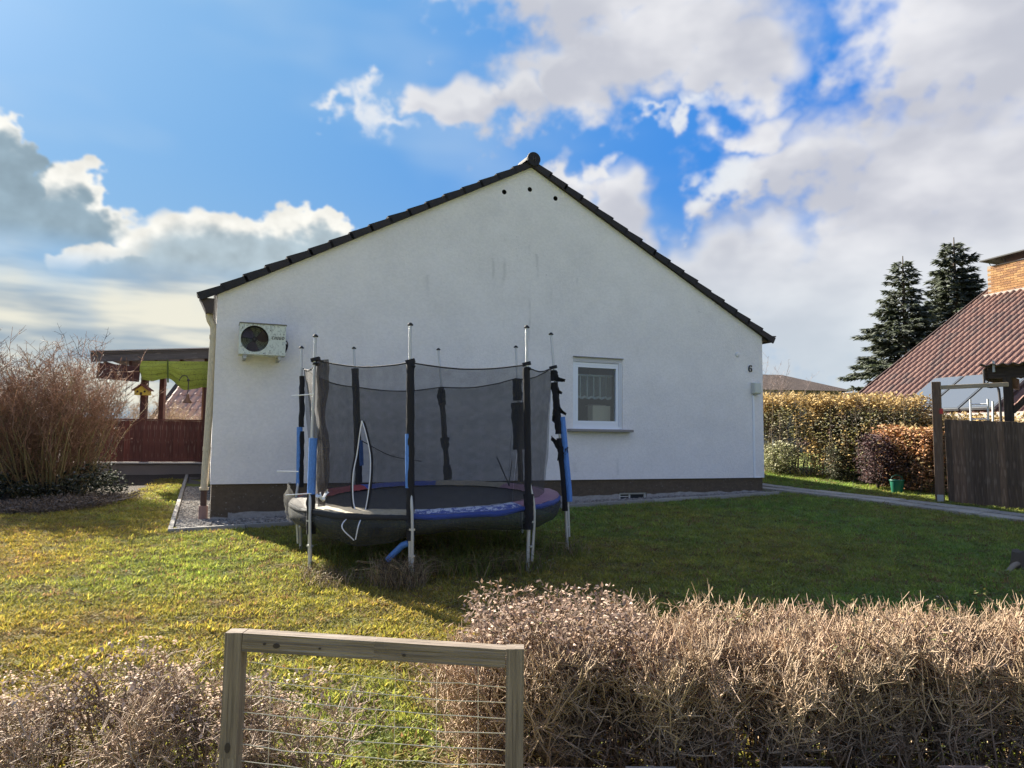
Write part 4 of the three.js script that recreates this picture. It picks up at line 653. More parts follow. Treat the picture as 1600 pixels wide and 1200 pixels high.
{
  const bark = [0.5, 0.36, 0.24], dark = [0.25, 0.17, 0.1], stems = [0, 1, 2, 3, 4, 5].map((k) => hedgeStem(100 + k, 0.74, bark, dark));
  const H = thing('hedge', 'dense clipped hedge of pale bare twigs in front of the lawn', 'hedge', V(1.7, groundY(1.7, -3.4), -3.4)), r = rng(120), lists = stems.map(() => []), cols = stems.map(() => []), leaves = [[], []];
  for (let k = 0; k < 470; k++) {
    const x = -0.18 + Math.pow(r(), 0.97) * 3.7, z = -3.3 - r() * 0.66, i = Math.floor(r() * 6), end = smoothstep(x, -0.25, 0.15), edge = Math.min(1, (-3.2 - z) / 0.14, (z + 4.06) / 0.14), s = (0.93 + 0.07 * r()) * (0.86 + 0.14 * end) * (0.9 + 0.1 * edge) * 1.09, t = 0.75 + r() * 0.5;
    lists[i].push(placed(x - H.position.x, groundY(x, z) - H.position.y - 0.03, z - H.position.z, r() * 6.28, 1.05, 0.22, s)); cols[i].push(C(t, t * (0.96 + r() * 0.06), t * (0.92 + r() * 0.1)));
  }
  for (let k = 0; k < 2000; k++) { const left = r() < 0.55, x = left ? -0.2 + r() * 0.8 : -0.15 + r() * 3.6, z = -3.25 - r() * 0.75, y = 0.33 + Math.pow(r(), left ? 0.5 : 1) * 0.84; if (!left && r() < 0.45) continue; leaves[left || r() < 0.25 ? 0 : 1].push(placed(x - H.position.x, y - H.position.y + 0.02, z - H.position.z, r() * 6.28, 0.8 + r() * 0.5)); }
  stems.forEach((g, i) => instanced('twigs', g, twigMat, lists[i], H, cols[i]));
  instanced('withered_leaves', leafSpray(130, 7, [[0.30, 0.19, 0.13], [0.22, 0.13, 0.08], [0.38, 0.26, 0.19], [0.16, 0.1, 0.06]], 0.024), leafMat, leaves[0], H);
  instanced('green_leaves', leafSpray(131, 6, [[0.12, 0.12, 0.03], [0.2, 0.16, 0.05], [0.09, 0.07, 0.03]], 0.02), leafMat, leaves[1], H);
  const small = [0, 1, 2, 3].map((k) => hedgeStem(140 + k, 0.56, [0.38, 0.27, 0.19], [0.2, 0.145, 0.085], 0.7, 1.1));
  const h2 = thing('hedge', 'loose low hedge with withered mauve leaves left of the gate', 'hedge', V(-2.1, groundY(-2, -3.3), -3.3)), l2 = small.map(() => []), c2 = small.map(() => []), lv = [];
  for (let k = 0; k < 140; k++) {
    const back = r() < 0.08, x = back ? -1.12 + r() * 0.35 : -3.9 + r() * 2.72, z = back ? -3.3 - r() * 0.25 : -3.2 - r() * 0.7, i = Math.floor(r() * 4), s = (0.72 + 0.35 * r()) * (0.92 + 0.2 * Math.sin(x * 3.3 + 1)) * (back ? 1.15 : 0.86), t = 0.7 + r() * 0.6;
    l2[i].push(placed(x - h2.position.x, groundY(x, z) - h2.position.y - 0.03, z - h2.position.z, r() * 6.28, 1.1, 0.3, s)); c2[i].push(C(t, t, t));
    for (let q = 0; q < 7; q++) lv.push(placed(x - h2.position.x + (r() - 0.5) * 0.24, groundY(x, z) - h2.position.y + 0.08 + Math.pow(r(), 0.6) * 0.54 * s, z - h2.position.z + (r() - 0.5) * 0.2, r() * 6.28, 0.75 + r() * 0.5));
  }
  small.forEach((g, i) => instanced('twigs', g, twigMat, l2[i], h2, c2[i]));
  instanced('withered_leaves', leafSpray(150, 6, [[0.34, 0.23, 0.16], [0.24, 0.15, 0.09], [0.42, 0.32, 0.25], [0.15, 0.10, 0.06]], 0.022), leafMat, lv, h2);
}
// ---------------------------------------------------------------- bare shrubs by the fence
function bareShrub(s, r, base, H, spread, n, low, high, twigs = 14) {
  const tone = () => 0.7 + r() * 0.6, col = (young, k) => (young ? high : low).map((q) => q * k);
  const walk = (o, dir, L, steps, up, wob) => { const pts = [o.clone()], d = dir.clone(); for (let q = 0; q < steps; q++) { d.add(V((r() - 0.5) * wob, up + (r() - 0.5) * wob * 0.6, (r() - 0.5) * wob)).normalize(); pts.push(pts[q].clone().addScaledVector(d, L / steps)); } return pts; };
  const any = (pts) => { const t = 0.1 + 0.9 * r(), i = Math.min(pts.length - 2, Math.floor(t * (pts.length - 1))); return pts[i].clone().lerp(pts[i + 1], t * (pts.length - 1) - i); };
  for (let k = 0; k < n; k++) {
    const a = r() * 6.283, q0 = Math.sqrt(r()), lean = q0 * 0.75 * spread / (H * 0.5), o = base.clone().add(V(Math.cos(a) * q0 * spread * 0.42, -0.03, Math.sin(a) * q0 * spread * 0.36)), c = tone(), h = H * (0.34 + 0.22 * r()) * (1 - 0.22 * q0 * q0);
    const main = walk(o, V(Math.cos(a) * lean, 1, Math.sin(a) * lean).normalize(), h, 4, 0.02, 0.3);
    s.stick(main, 0.012, 0.007, col(false, c), 4);
    const forks = 2 + Math.floor(r() * 2.4);
    for (let f = 0; f < forks; f++) {
      const w = r() * 6.283, st = f ? any(main) : main[4], limb = walk(st, V(Math.cos(w) * 0.7, 1.1 + r(), Math.sin(w) * 0.7).normalize(), H * (0.28 + 0.24 * r()) * (1 - 0.25 * q0 * q0), 4, 0.06, 0.42);
      s.stick(limb, 0.0062, 0.003, col(r() < 0.5, c), 3);
      for (let b = 0; b < twigs; b++) {
        const p = any(limb), v = r() * 6.283, tw = walk(p, V(Math.cos(v), -0.1 + r() * 1.6, Math.sin(v)).normalize(), 0.1 + r() * 0.3, 2, 0.12, 0.5), cc = c * (0.8 + 0.5 * r());
        s.stick(tw, 0.004, 0.0024, col(true, cc));
        for (let q = 0; q < 2; q++) { const e = any(tw), u = r() * 6.283; s.stick([e, e.clone().add(V(Math.cos(u) * 0.07, (r() - 0.2) * 0.12, Math.sin(u) * 0.07))], 0.0028, 0.0018, col(true, cc * 1.1)); }
      }
    }
  }
}
{
  const put = (label, base, H, spread, n, low, high, seed, tw) => { const t = thing('bare_shrub', label, 'shrub', base), s = new Sticks(); bareShrub(s, rng(seed), V(0, 0, 0), H, spread, n, low, high, tw); part('stems', s.build(), twigMat, t); return t; };
  const OL = [0.2, 0.155, 0.065], RB = [0.25, 0.135, 0.08], at = (x, z) => V(x, groundY(x, z), z);
  const big = put('big bare reddish brown shrub beside the brown board fence', at(-8.05, -12.9), 3.0, 1.3, 150, OL, RB, 201, 15);
  put('leafless ochre shrub left of the biggest reddish shrub', at(-9.3, -13.2), 2.3, 1.2, 110, OL, [0.3, 0.2, 0.10], 202, 13);
  put('tall thin bare sapling rising behind the biggest shrub', at(-8.0, -13.9), 3.5, 0.5, 7, [0.07, 0.055, 0.045], [0.1, 0.07, 0.06], 203, 16);
  put('pale twiggy shrub growing beyond the board fence', at(-9.3, -19.5), 1.9, 1.2, 60, [0.3, 0.22, 0.14], [0.4, 0.3, 0.2], 205, 11);
  put('bare dark shrub with long arching canes at the lawn edge', at(-10.2, -14.2), 3.2, 1.5, 30, [0.10, 0.075, 0.06], [0.15, 0.1, 0.09], 204, 12);
  { const r = rng(215), l = []; for (let k = 0; k < 700; k++) { const a = r() * 6.283, q = Math.sqrt(r()); l.push(placed(Math.cos(a) * q * 1.2, 0.5 + r() * 1.7 * (1 - q * q * 0.4), Math.sin(a) * q * 0.9, r() * 6.28, 0.6 + r() * 0.5)); } instanced('withered_leaves', leafSpray(216, 3, [[0.42, 0.29, 0.19], [0.3, 0.19, 0.11]], 0.035), leafMat, l, big); }
  // evergreen undergrowth at the shrubs' feet
  const u = thing('evergreen_undergrowth', 'dark glossy evergreen leaves filling the foot of the shrubs', 'ground cover', at(-7.9, -12.7)), r = rng(210), l = [];
  u.userData.kind = 'stuff';
  for (let k = 0; k < 900; k++) { const a = r() * 6.283, q = Math.sqrt(r()), x = -8.5 + Math.cos(a) * q * 1.75, z = -12.9 + Math.sin(a) * q * 0.85, h = 0.75 * (1 - q * q * 0.6) * (0.6 + 0.4 * Math.sin(x * 5)); l.push(placed(x - u.position.x, groundY(x, z) - u.position.y + 0.05 + r() * Math.max(0.15, h), z - u.position.z, r() * 6.28, 0.8 + r() * 0.7)); }
  instanced('leaves', leafSpray(211, 6, [[0.022, 0.035, 0.014], [0.035, 0.048, 0.02], [0.05, 0.05, 0.02]], 0.055), leafMat, l, u);
  // dead leaves and cut sticks along the bed
  const lit = thing('leaf_litter', 'dry grey brown leaf litter and cut sticks along the shrub bed', 'leaf litter', at(-8, -11.6)), ll = [], s = new Sticks(); lit.userData.kind = 'stuff';
  for (let k = 0; k < 2600; k++) { const x = -6.3 - r() * 3.6, z = bedEdge(x) + 0.1 - r() * 1.3; ll.push(placed(x - lit.position.x, groundY(x, z) - lit.position.y + 0.02 + 0.04 * r(), z - lit.position.z, r() * 6.28, 0.7 + r() * 0.6)); }
  for (let k = 0; k < 90; k++) { const x = -6.4 - r() * 3.2, z = bedEdge(x) - r() * 0.9, a = r() * 6.28, L = 0.15 + r() * 0.5, o = V(x, groundY(x, z) + 0.02, z).sub(lit.position); s.stick([o, o.clone().add(V(Math.cos(a) * L, 0.03 + r() * 0.1, Math.sin(a) * L))], 0.012 + 0.01 * r(), 0.006, [0.2, 0.16, 0.13]); }
  instanced('dead_leaves', leafSpray(212, 5, [[0.16, 0.12, 0.09], [0.26, 0.21, 0.17], [0.1, 0.075, 0.055], [0.34, 0.29, 0.24]], 0.045), leafMat, ll, lit);
  part('sticks', s.build(), twigMat, lit);
}
{ // rough dry tufts the mower cannot reach, round the trampoline's feet
  const T = thing('dry_tufts', 'straggling dry grass tufts around the trampoline legs', 'grass', V(-0.9, groundY(-0.9, -7.6), -7.6)), r = rng(230), s = new Sticks(); T.userData.kind = 'stuff';
  const clump = (x, z, n, h, spread, green) => { for (let k = 0; k < n * 1.1; k++) { const a = r() * 6.283, q = Math.sqrt(r()) * spread * 1.15, o = V(x + Math.cos(a) * q, groundY(x, z + Math.sin(a) * q), z + Math.sin(a) * q).sub(T.position), b = r() * 6.283, l = 1.1 * h * (0.5 + r() * 0.7), bend = 0.3 + r() * 0.9, t = 0.6 + r() * 0.7, c = r() < green ? [0.16 * t, 0.2 * t, 0.03 * t] : r() < 0.4 ? [0.11 * t, 0.075 * t, 0.045 * t] : [0.34 * t, 0.25 * t, 0.14 * t], d = V(Math.cos(b), 0, Math.sin(b)); s.stick([o, o.clone().addScaledVector(d, l * bend * 0.3).add(V(0, l * 0.6, 0)), o.clone().addScaledVector(d, l * bend * 0.8).add(V(0, l * (1 - bend * 0.35), 0))], 0.003, 0.0012, c); } };
  for (const [x, z, n, h, sp, g] of [[-1.05, -7.12, 420, 0.28, 0.24, 0.05], [-1.65, -7.18, 260, 0.13, 0.3, 0.1], [-1.4, -7.9, 380, 0.14, 0.5, 0.85], [-0.5, -7.7, 420, 0.24, 0.4, 0.7], [0.15, -7.75, 240, 0.24, 0.25, 0.5], [0.62, -8.5, 130, 0.22, 0.25, 0.5], [-1.7, -8.6, 300, 0.2, 0.45, 0.8], [-0.3, -8.9, 400, 0.24, 0.6, 0.75], [-2.0, -7.6, 90, 0.14, 0.15, 0.4], [-2.0, -9.6, 200, 0.25, 0.4, 0.5], [-1.9, -7.35, 150, 0.1, 0.2, 0.05]]) clump(x, z, n, h, sp, g);
  part('stalks', s.build(), twigMat, T);
}
{ // tree stump
  const x = 5.5, z = -8.05, T = thing('tree_stump', 'small cut tree stump in the shaded lawn', 'stump', V(x, groundY(x, z), z)), g = new THREE.CylinderGeometry(0.075, 0.12, 0.2, 18, 5).translate(0, 0.085, 0), p = g.attributes.position;
  for (let i = 0; i < p.count; i++) { const k = 1 + 0.3 * fbm(p.getX(i) * 9, p.getY(i) * 5, p.getZ(i) * 9, 3); p.setXYZ(i, p.getX(i) * k, p.getY(i) * (p.getY(i) > 0.15 ? 1 + 0.25 * N3(p.getX(i) * 20, 0, p.getZ(i) * 20) : 1), p.getZ(i) * k); }
  g.computeVertexNormals();
  part('trunk', g, std(C(0.19, 0.15, 0.11), 0.95, { bumpMap: grainBump, bumpScale: 0.02 }), T);
  const root = (a, l) => part('root', tube([V(0.05 * Math.cos(a), 0.06, 0.05 * Math.sin(a)), V(0.5 * l * Math.cos(a), 0.05, 0.5 * l * Math.sin(a)), V(l * Math.cos(a), -0.01, l * Math.sin(a))], 0.028, 12, 8), std(C(0.2, 0.16, 0.12), 0.95), T);
  root(2.5, 0.38); root(0.2, 0.3); root(1.3, 0.25);
}

// ---------------------------------------------------------------- back left: board fence on a low wall, pergola, bird feeder
const on = (x, z, dy = 0) => V(x, groundY(x, z) + dy, z);
{
  const A = V(-9.6, 0, -15.75), B = V(-6.2, 0, -16.65), d = B.clone().sub(A).normalize(), L = A.distanceTo(B), turn = Math.atan2(-d.z, d.x), r = rng(301);
  const W = thing('low_wall', 'low concrete garden wall under the brown board fence', 'wall', on(-7.9, -16.2), turn);
  part('wall', box(L, 0.5, 0.16, 0, -0.02, 0), std(C(0.33, 0.29, 0.26), 0.95, { bumpMap: grainBump, bumpScale: 0.02 }), W);
  part('coping', box(L, 0.035, 0.24, 0, 0.25, 0.01, 0.008), std(C(0.5, 0.47, 0.42), 0.9), W);
  const F = thing('board_fence', 'red brown fence of upright boards on the low wall', 'fence', on(-7.9, -16.2, 0.268), turn);
  const maps = [0, 1, 2].map((k) => std([C(1, 1, 1), C(0.8, 0.78, 0.78), C(1.15, 1.0, 0.95)][k], 0.8, { map: woodMap(310 + k * 4, [0.11, 0.036, 0.024], [0.22, 0.08, 0.054], [0.34, 0.21, 0.14]), bumpMap: woodBump, bumpScale: 0.005 }));
  for (let k = 0, x = -L / 2 + 0.06; x < L / 2; k++, x += 0.122) { const b = part('board', box(0.1205, 0.9, 0.022, 0, 0, 0, 0.003), maps[Math.floor(r() * 3)], F); b.position.set(x, 0.455 + (r() - 0.5) * 0.008, (r() - 0.5) * 0.006); }
  for (const y of [0.2, 0.75]) part('rail', box(L, 0.07, 0.04, 0, y, -0.035), maps[1], F);
  part('cap_rail', box(L, 0.03, 0.06, 0, 0.925, 0), maps[1], F);
}
{
  const grey = std(C(1, 1, 1), 0.85, { map: woodMap(330, [0.075, 0.065, 0.062], [0.14, 0.125, 0.12], [0.2, 0.18, 0.17]), bumpMap: woodBump, bumpScale: 0.004 }), brown = std(C(1, 1, 1), 0.8, { map: woodMap(334, [0.05, 0.018, 0.014], [0.11, 0.04, 0.028], [0.15, 0.07, 0.05]) }), tan = std(C(1, 1, 1), 0.8, { map: woodMap(338, [0.2, 0.1, 0.05], [0.34, 0.19, 0.1], [0.4, 0.28, 0.18]) });
  const P = thing('pergola', 'flat roofed timber pergola behind the brown fence', 'pergola', on(-7.6, -17.2));
  partW('roof_edge', beam(V(-9.12, 3.69, -15.85), V(-6.2, 3.89, -16.55), 0.06, 0.22), grey, P);
  partW('roof_board', new THREE.BoxGeometry(1, 0.03, 2.6).applyMatrix4(new THREE.Matrix4().makeBasis(V(2.92, 0.2, -0.7), V(0, 1, 0), V(0.24, 0, 0.97)).setPosition(-7.95, 3.87, -17.4)), grey, P);
  partW('trim', beam(V(-9.12, 3.808, -15.8), V(-6.2, 4.008, -16.5), 0.1, 0.02), std(C(0.5, 0.46, 0.42), 0.7), P);
  for (let k = 0; k < 6; k++) { const x = -8.9 + k * 0.5, z = -15.95 - (x + 9.1) * 0.24, y = 3.48 + k * 0.034; partW('rafter', beam(V(x, y + 0.07, z), V(x - 0.6, y + 0.09, z - 2.4), 0.05, 0.12), brown, P); }
  for (const [x, z, m, w, h] of [[-8.17, -16.34, brown, 0.12, 2.4], [-6.83, -16.45, brown, 0.1, 2.5], [-7.35, -17.6, tan, 0.1, 2.35], [-7.1, -17.6, tan, 0.07, 2.35], [-8.7, -18.3, brown, 0.12, 2.3]]) partW('post', box(w, h, w).translate(x, groundY(x, z) + h / 2, z), m, P);
  partW('brace', beam(V(-7.3, 3.0, -17.55), V(-6.75, 2.62, -17.55), 0.05, 0.06), tan, P);
  partW('end_board', beam(V(-9.0, 3.4, -15.9), V(-8.15, 3.34, -16.05), 0.03, 0.34), brown, P);
  partW('slat', beam(V(-8.7, 3.36, -15.86), V(-8.1, 3.39, -15.9), 0.03, 0.02), tan, P);
  // bright green shade cloth, rolled and sagging under the roof
  const c = thing('shade_cloth', 'bright green shade cloth sagging under the pergola roof', 'awning', V(-7.4, 3.05, -16.2)), p = [], uv = [], idx = [], A = 40, B = 14;
  for (let a = 0; a <= A; a++) for (let b = 0; b <= B; b++) { const s = a / A, t = b / B, x = lerp(-8.07, -6.2, s), top = 3.62 + 0.06 * s, drop = lerp(0.4, 0.6, smoothstep(s, 0.25, 0.45)) + 0.03 * Math.sin(s * 17) + 0.02 * N3(s * 8, 0, 1), f = Math.sin(t * Math.PI * 0.9); p.push(x, top - drop * t, lerp(-15.95, -16.5, s) + 0.02 + 0.1 * f + 0.035 * N3(s * 7, t * 5, 2) - 0.12 * t); uv.push(s * 3, t); if (a && b) { const q = a * (B + 1) + b; idx.push(q, q - B - 1, q - 1, q - 1, q - B - 1, q - B - 2); } }
  const g = new THREE.BufferGeometry(); g.setAttribute('position', new THREE.Float32BufferAttribute(p, 3)); g.setAttribute('uv', new THREE.Float32BufferAttribute(uv, 2)); g.setIndex(idx); g.computeVertexNormals();
  const weave = texture(256, 128, (x, y) => { const k = 0.75 + 0.3 * nC(x, y) - (Math.abs((y * 5) % 1 - 0.5) < 0.05 ? 0.35 : 0) - 0.3 * smoothstep(nB(x, y), 0.65, 0.9); return [k, k, k]; });
  partW('cloth', g, new THREE.MeshPhysicalMaterial({ color: C(0.5, 0.62, 0.08), map: weave, roughness: 1, transmission: 0.65, thickness: 0, side: THREE.DoubleSide }), c);
  partW('strap', beam(V(-7.52, 3.66, -15.98), V(-7.5, 3.16, -16.0), 0.02, 0.03), std(C(0.09, 0.12, 0.02), 0.9), c);
}
{
  const b = thing('bird_feeder', 'small yellow wooden bird feeder house on the pergola post', 'bird feeder', V(-8.1, 2.885, -16.15), 0.1), yel = std(C(0.62, 0.42, 0.05), 0.7, { bumpMap: grainBump, bumpScale: 0.004 }), rd = std(C(0.2, 0.06, 0.04), 0.7), dk = std(C(0.05, 0.03, 0.02), 0.9);
  const sh = new THREE.Shape([[-0.14, 0], [0.14, 0], [0.14, 0.1], [0, 0.2], [-0.14, 0.1]].map(([x, y]) => new THREE.Vector2(x, y)));
  part('body', new THREE.ExtrudeGeometry(sh, { depth: 0.2, bevelEnabled: false }).translate(0, 0, -0.07), yel, b);
  for (const s of [-1, 1]) part('roof_panel', box(0.24, 0.02, 0.28).rotateZ(-s * 0.62).translate(s * 0.085, 0.168, 0.03), rd, b);
  for (const s of [-1, 1]) part('opening', new THREE.CircleGeometry(0.024, 14).translate(s * 0.075, 0.075, 0.132), dk, b);
  part('opening', new THREE.PlaneGeometry(0.05, 0.06).translate(0, 0.03, 0.133), dk, b);
  part('mount', box(0.05, 0.12, 0.1, 0, 0.03, -0.09), rd, b);
  const l = thing('hanging_lantern', 'small brown bell shaped lantern hanging on an iron hook', 'lantern', V(-7.08, 2.72, -16.05)), iron = std(C(0.05, 0.045, 0.04), 0.6);
  part('shade', new THREE.LatheGeometry([[0.0, 0.2], [0.025, 0.19], [0.035, 0.12], [0.06, 0.07], [0.1, 0.0]].map(([x, y]) => new THREE.Vector2(x, y)), 18), std(C(0.2, 0.1, 0.05), 0.6, { side: THREE.DoubleSide }), l);
  part('hook', tube([V(0, 0.2, 0), V(0, 0.5, 0), V(-0.03, 0.58, 0), V(-0.12, 0.6, 0), V(-0.18, 0.53, 0), V(-0.2, 0.48, 0)], 0.01, 24, 6), iron, l);
  part('finial', new THREE.SphereGeometry(0.03, 10, 8).translate(0, 0.5, 0), iron, l);
}
// ---------------------------------------------------------------- roof tiles of the neighbours: one curved pantile, used over and over
function pantile(w, l) { const s = new THREE.Shape(), top = [], n = 6; for (let k = 0; k <= n; k++) { const t = k / n; top.push(new THREE.Vector2(t * w * 1.06, 0.028 * Math.sin(t * Math.PI * 2 - 0.4))); } const pts = [...top, ...top.slice().reverse().map((p) => new THREE.Vector2(p.x, p.y - 0.016))]; s.setFromPoints(pts); return new THREE.ExtrudeGeometry(s, { depth: l, bevelEnabled: false, steps: 1 }); }
{
  const P0 = V(10.453, 3.479, -22), al = 0.5578, house = thing('neighbour_house', 'neighbouring house with a steep red brown pantiled roof', 'house', V(P0.x, groundY(P0.x, P0.z), P0.z), YAW), y0 = P0.y - groundY(P0.x, P0.z);
  const slope = new THREE.Group(); slope.name = 'roof'; house.add(slope); slope.position.set(0, y0, 0); slope.rotation.z = al;   // local x runs up the slope, z along the eaves towards the lawn
  const w = 0.205, l = 0.36, geo = pantile(w, l + 0.05).rotateX(0.06).rotateY(-Math.PI / 2).translate(l + 0.03, 0.02, 0), r = rng(401), mats = [C(0.20, 0.10, 0.072), C(0.18, 0.09, 0.066), C(0.225, 0.118, 0.085), C(0.14, 0.08, 0.062)].map((c) => std(c, 0.75, { bumpMap: grainBump, bumpScale: 0.006 }));
  const all = []; house.updateMatrixWorld(true);
  for (let i = 0; i < 34; i++) for (let j = 0; j < 42; j++) { const s = -2.9 + i * l, n = j * w, q = slope.localToWorld(V(s, 0, n)), px = q.x / -q.z; all.push({ s, n, k: Math.floor(r() * (s > 3.2 ? 4 : 3.4)), j: r(), score: px < 0.72 && q.y / -q.z > 0.06 && n < 8 ? -q.z : 99 }); }
  all.sort((a, b) => a.score - b.score);
  all.slice(0, 300).forEach((t) => { const m = part('roof_tile', geo, mats[t.k], slope); m.position.set(t.s, (t.j - 0.5) * 0.008, t.n); });
  mats.forEach((m, k) => instanced('roof_tiles', geo, m, all.slice(300).filter((t) => t.k === k).map((t) => new THREE.Matrix4().makeTranslation(t.s, (t.j - 0.5) * 0.008, t.n)), slope));
  const deck = std(C(0.05, 0.035, 0.03), 0.9);
  part('roof_deck', box(12.2, 0.05, 8.7, 3.2, -0.07, 4.3), deck, slope);
  part('verge_board', box(12.2, 0.16, 0.03, 3.2, -0.03, -0.06), std(C(0.07, 0.04, 0.035), 0.8), slope);
  for (let k = 0; k < 3; k++) { const c = part('solar_collector', box(1.75, 0.07, 0.85, 0, 0, 0, 0.006), std(C(0.12, 0.13, 0.14), 0.5, { metalness: 0.4 }), slope); c.position.set(-0.52, 0.1, 2.68 + k * 0.9); part('glass', box(1.66, 0.008, 0.77, 0, 0.036, 0), new THREE.MeshPhysicalMaterial({ color: C(0.10, 0.115, 0.135), roughness: 0.22, specularIntensity: 1 }), c); }
  part('walls', box(14.5, 2.6, 8.2, 5.6, 0.0, 4.2), std(C(0.55, 0.5, 0.45), 0.9), house);
  // other slope of the roof, out of sight from the lawn
  part('rear_slope', box(8.5, 0.12, 8.7, 0, 0, 0).rotateZ(-al).translate(9 * Math.cos(al) + 3.55, y0 + 9 * Math.sin(al) - 2.3, 4.3), deck, house);
  // brick chimney, long side towards the lawn
  const ch = new THREE.Group(); ch.name = 'chimney'; house.add(ch); ch.position.set(6.45 * Math.cos(al), y0 + 6.45 * Math.sin(al), 0.22);
  const bm = [C(0.42, 0.22, 0.085), C(0.36, 0.18, 0.07), C(0.48, 0.27, 0.11), C(0.30, 0.15, 0.07)].map((c) => std(c, 0.9, { bumpMap: grainBump, bumpScale: 0.006 })), bg = box(0.012, 0.064, 0.205, 0, 0, 0, 0.002), bg2 = box(0.1, 0.064, 0.012, 0, 0, 0, 0.002);
  part('core', box(0.6, 1.5, 1.9, 0.32, 0.2, 0.95), std(C(0.36, 0.3, 0.24), 0.95), ch);
  for (let i = 0; i < 12; i++) for (let j = 0; j < 10; j++) { const z = 0.005 + j * 0.215 + (i % 2) * 0.107; if (z > 1.8) continue; const b = part('brick', bg, bm[Math.floor(r() * 4)], ch); b.position.set(0.018, 0.06 + i * 0.0755, z + 0.1); }
  for (let i = 0; i < 12; i++) for (let j = 0; j < 5; j++) { const b = part('brick', bg2, bm[Math.floor(r() * 4)], ch); b.position.set(0.08 + j * 0.115 + (i % 2) * 0.03, 0.06 + i * 0.0755, 1.902); }
  part('flashing', box(0.1, 0.14, 2.1, -0.02, -0.05, 0.95), std(C(0.42, 0.36, 0.3), 0.7), ch);
  part('cover', box(0.9, 0.045, 2.3, 0, 0, 0, 0.006).rotateX(-0.03).translate(0.3, 1.17, 1.0), std(C(0.03, 0.03, 0.032), 0.6), ch);
  for (const [x, z] of [[0.08, 0.1], [0.08, 0.6], [0.08, 1.75], [0.56, 0.1]]) part('cover_strut', rod(V(x, 0.93, z), V(x - 0.02, 1.16, z - 0.12), 0.012, 6), std(C(0.08, 0.08, 0.08), 0.6), ch);
  // the pantiled roof beyond the pergola
  const h2 = thing('tiled_outhouse', 'distant outhouse with orange red pantiles seen under the pergola', 'house', V(-12.4, groundY(0, -26), -26), -0.15), g2 = pantile(0.26, 0.44).rotateX(-0.05), mt = [C(0.4, 0.25, 0.19), C(0.34, 0.2, 0.15)].map((c) => std(c, 0.8)), L = [[], []];
  for (let i = 0; i < 10; i++) for (let j = 0; j < 19; j++) L[(i * 7 + j * 3) % 5 < 3 ? 0 : 1].push(new THREE.Matrix4().makeRotationX(0.75).setPosition(1.1 + j * 0.26, 3.45 - i * 0.25, -0.6 + i * 0.27));
  mt.forEach((m, k) => instanced('roof_tiles', g2.clone().rotateX(0), m, L[k], h2));
  part('roof_deck', box(5.6, 0.05, 3.6, 0, 0, 0).rotateX(0.75).translate(3.6, 2.25, 0.5), deck, h2);
  part('walls', box(5, 1.6, 3, 3.6, 0.5, -0.6), std(C(0.5, 0.46, 0.42), 0.9), h2);
}
{ // far houses on the right
  const f = thing('distant_house', 'distant house with a brown hipped roof behind the tall hedge', 'house', on(12.5, -41), 0.1), roof = std(C(0.09, 0.058, 0.045), 0.9, { bumpMap: grainBump, bumpScale: 0.03 });
  const g = new THREE.BufferGeometry(), p = [[-6, 3.2, 3], [5.2, 3.2, 3], [5.2, 3.2, -5], [-6, 3.2, -5], [-3, 4.25, 0.2], [2.6, 4.25, 0.2], [2.6, 4.25, -1.5], [-3, 4.25, -1.5]], t = [0, 1, 5, 0, 5, 4, 1, 2, 6, 1, 6, 5, 2, 3, 7, 2, 7, 6, 3, 0, 4, 3, 4, 7, 4, 5, 6, 4, 6, 7];
  g.setAttribute('position', new THREE.Float32BufferAttribute(t.flatMap((k) => p[k]), 3)); g.setAttribute('uv', new THREE.Float32BufferAttribute(t.flatMap((k) => [p[k][0], p[k][2]]), 2)); g.computeVertexNormals();
  part('roof', g, roof, f); part('wall', box(10.4, 3.6, 7, -0.4, 1.5, -1), std(C(0.42, 0.37, 0.32), 0.9), f);
  const h = thing('far_house', 'far low house with a long flat reddish roof line', 'house', on(22, -52), 0), rf = std(C(0.2, 0.1, 0.075), 0.9);
  part('roof', new THREE.ExtrudeGeometry(new THREE.Shape([[-3, 0], [3, 0], [0, 1.1]].map(([x, y]) => new THREE.Vector2(x, y))), { depth: 14, bevelEnabled: false }).rotateY(Math.PI / 2).translate(-8, 2.95, 0), rf, h); part('wall', box(13, 3, 5, -1, 1.45, 0), std(C(0.6, 0.56, 0.5), 0.9), h);
  const s = thing('satellite_dish', 'small white satellite dish on the far low house', 'satellite dish', V(18.6, 5.02, -49.5), 0.9);
  part('dish', new THREE.SphereGeometry(0.42, 20, 6, 0, 6.2832, 0, 0.75).scale(1, 0.5, 1.35).rotateX(Math.PI / 2).translate(0, 0.75, 0.1), std(C(0.8, 0.8, 0.8), 0.5, { side: THREE.DoubleSide }), s); part('mast', rod(V(0, -0.35, 0), V(0, 0.8, 0), 0.03), std(C(0.3, 0.3, 0.3), 0.5), s);
}
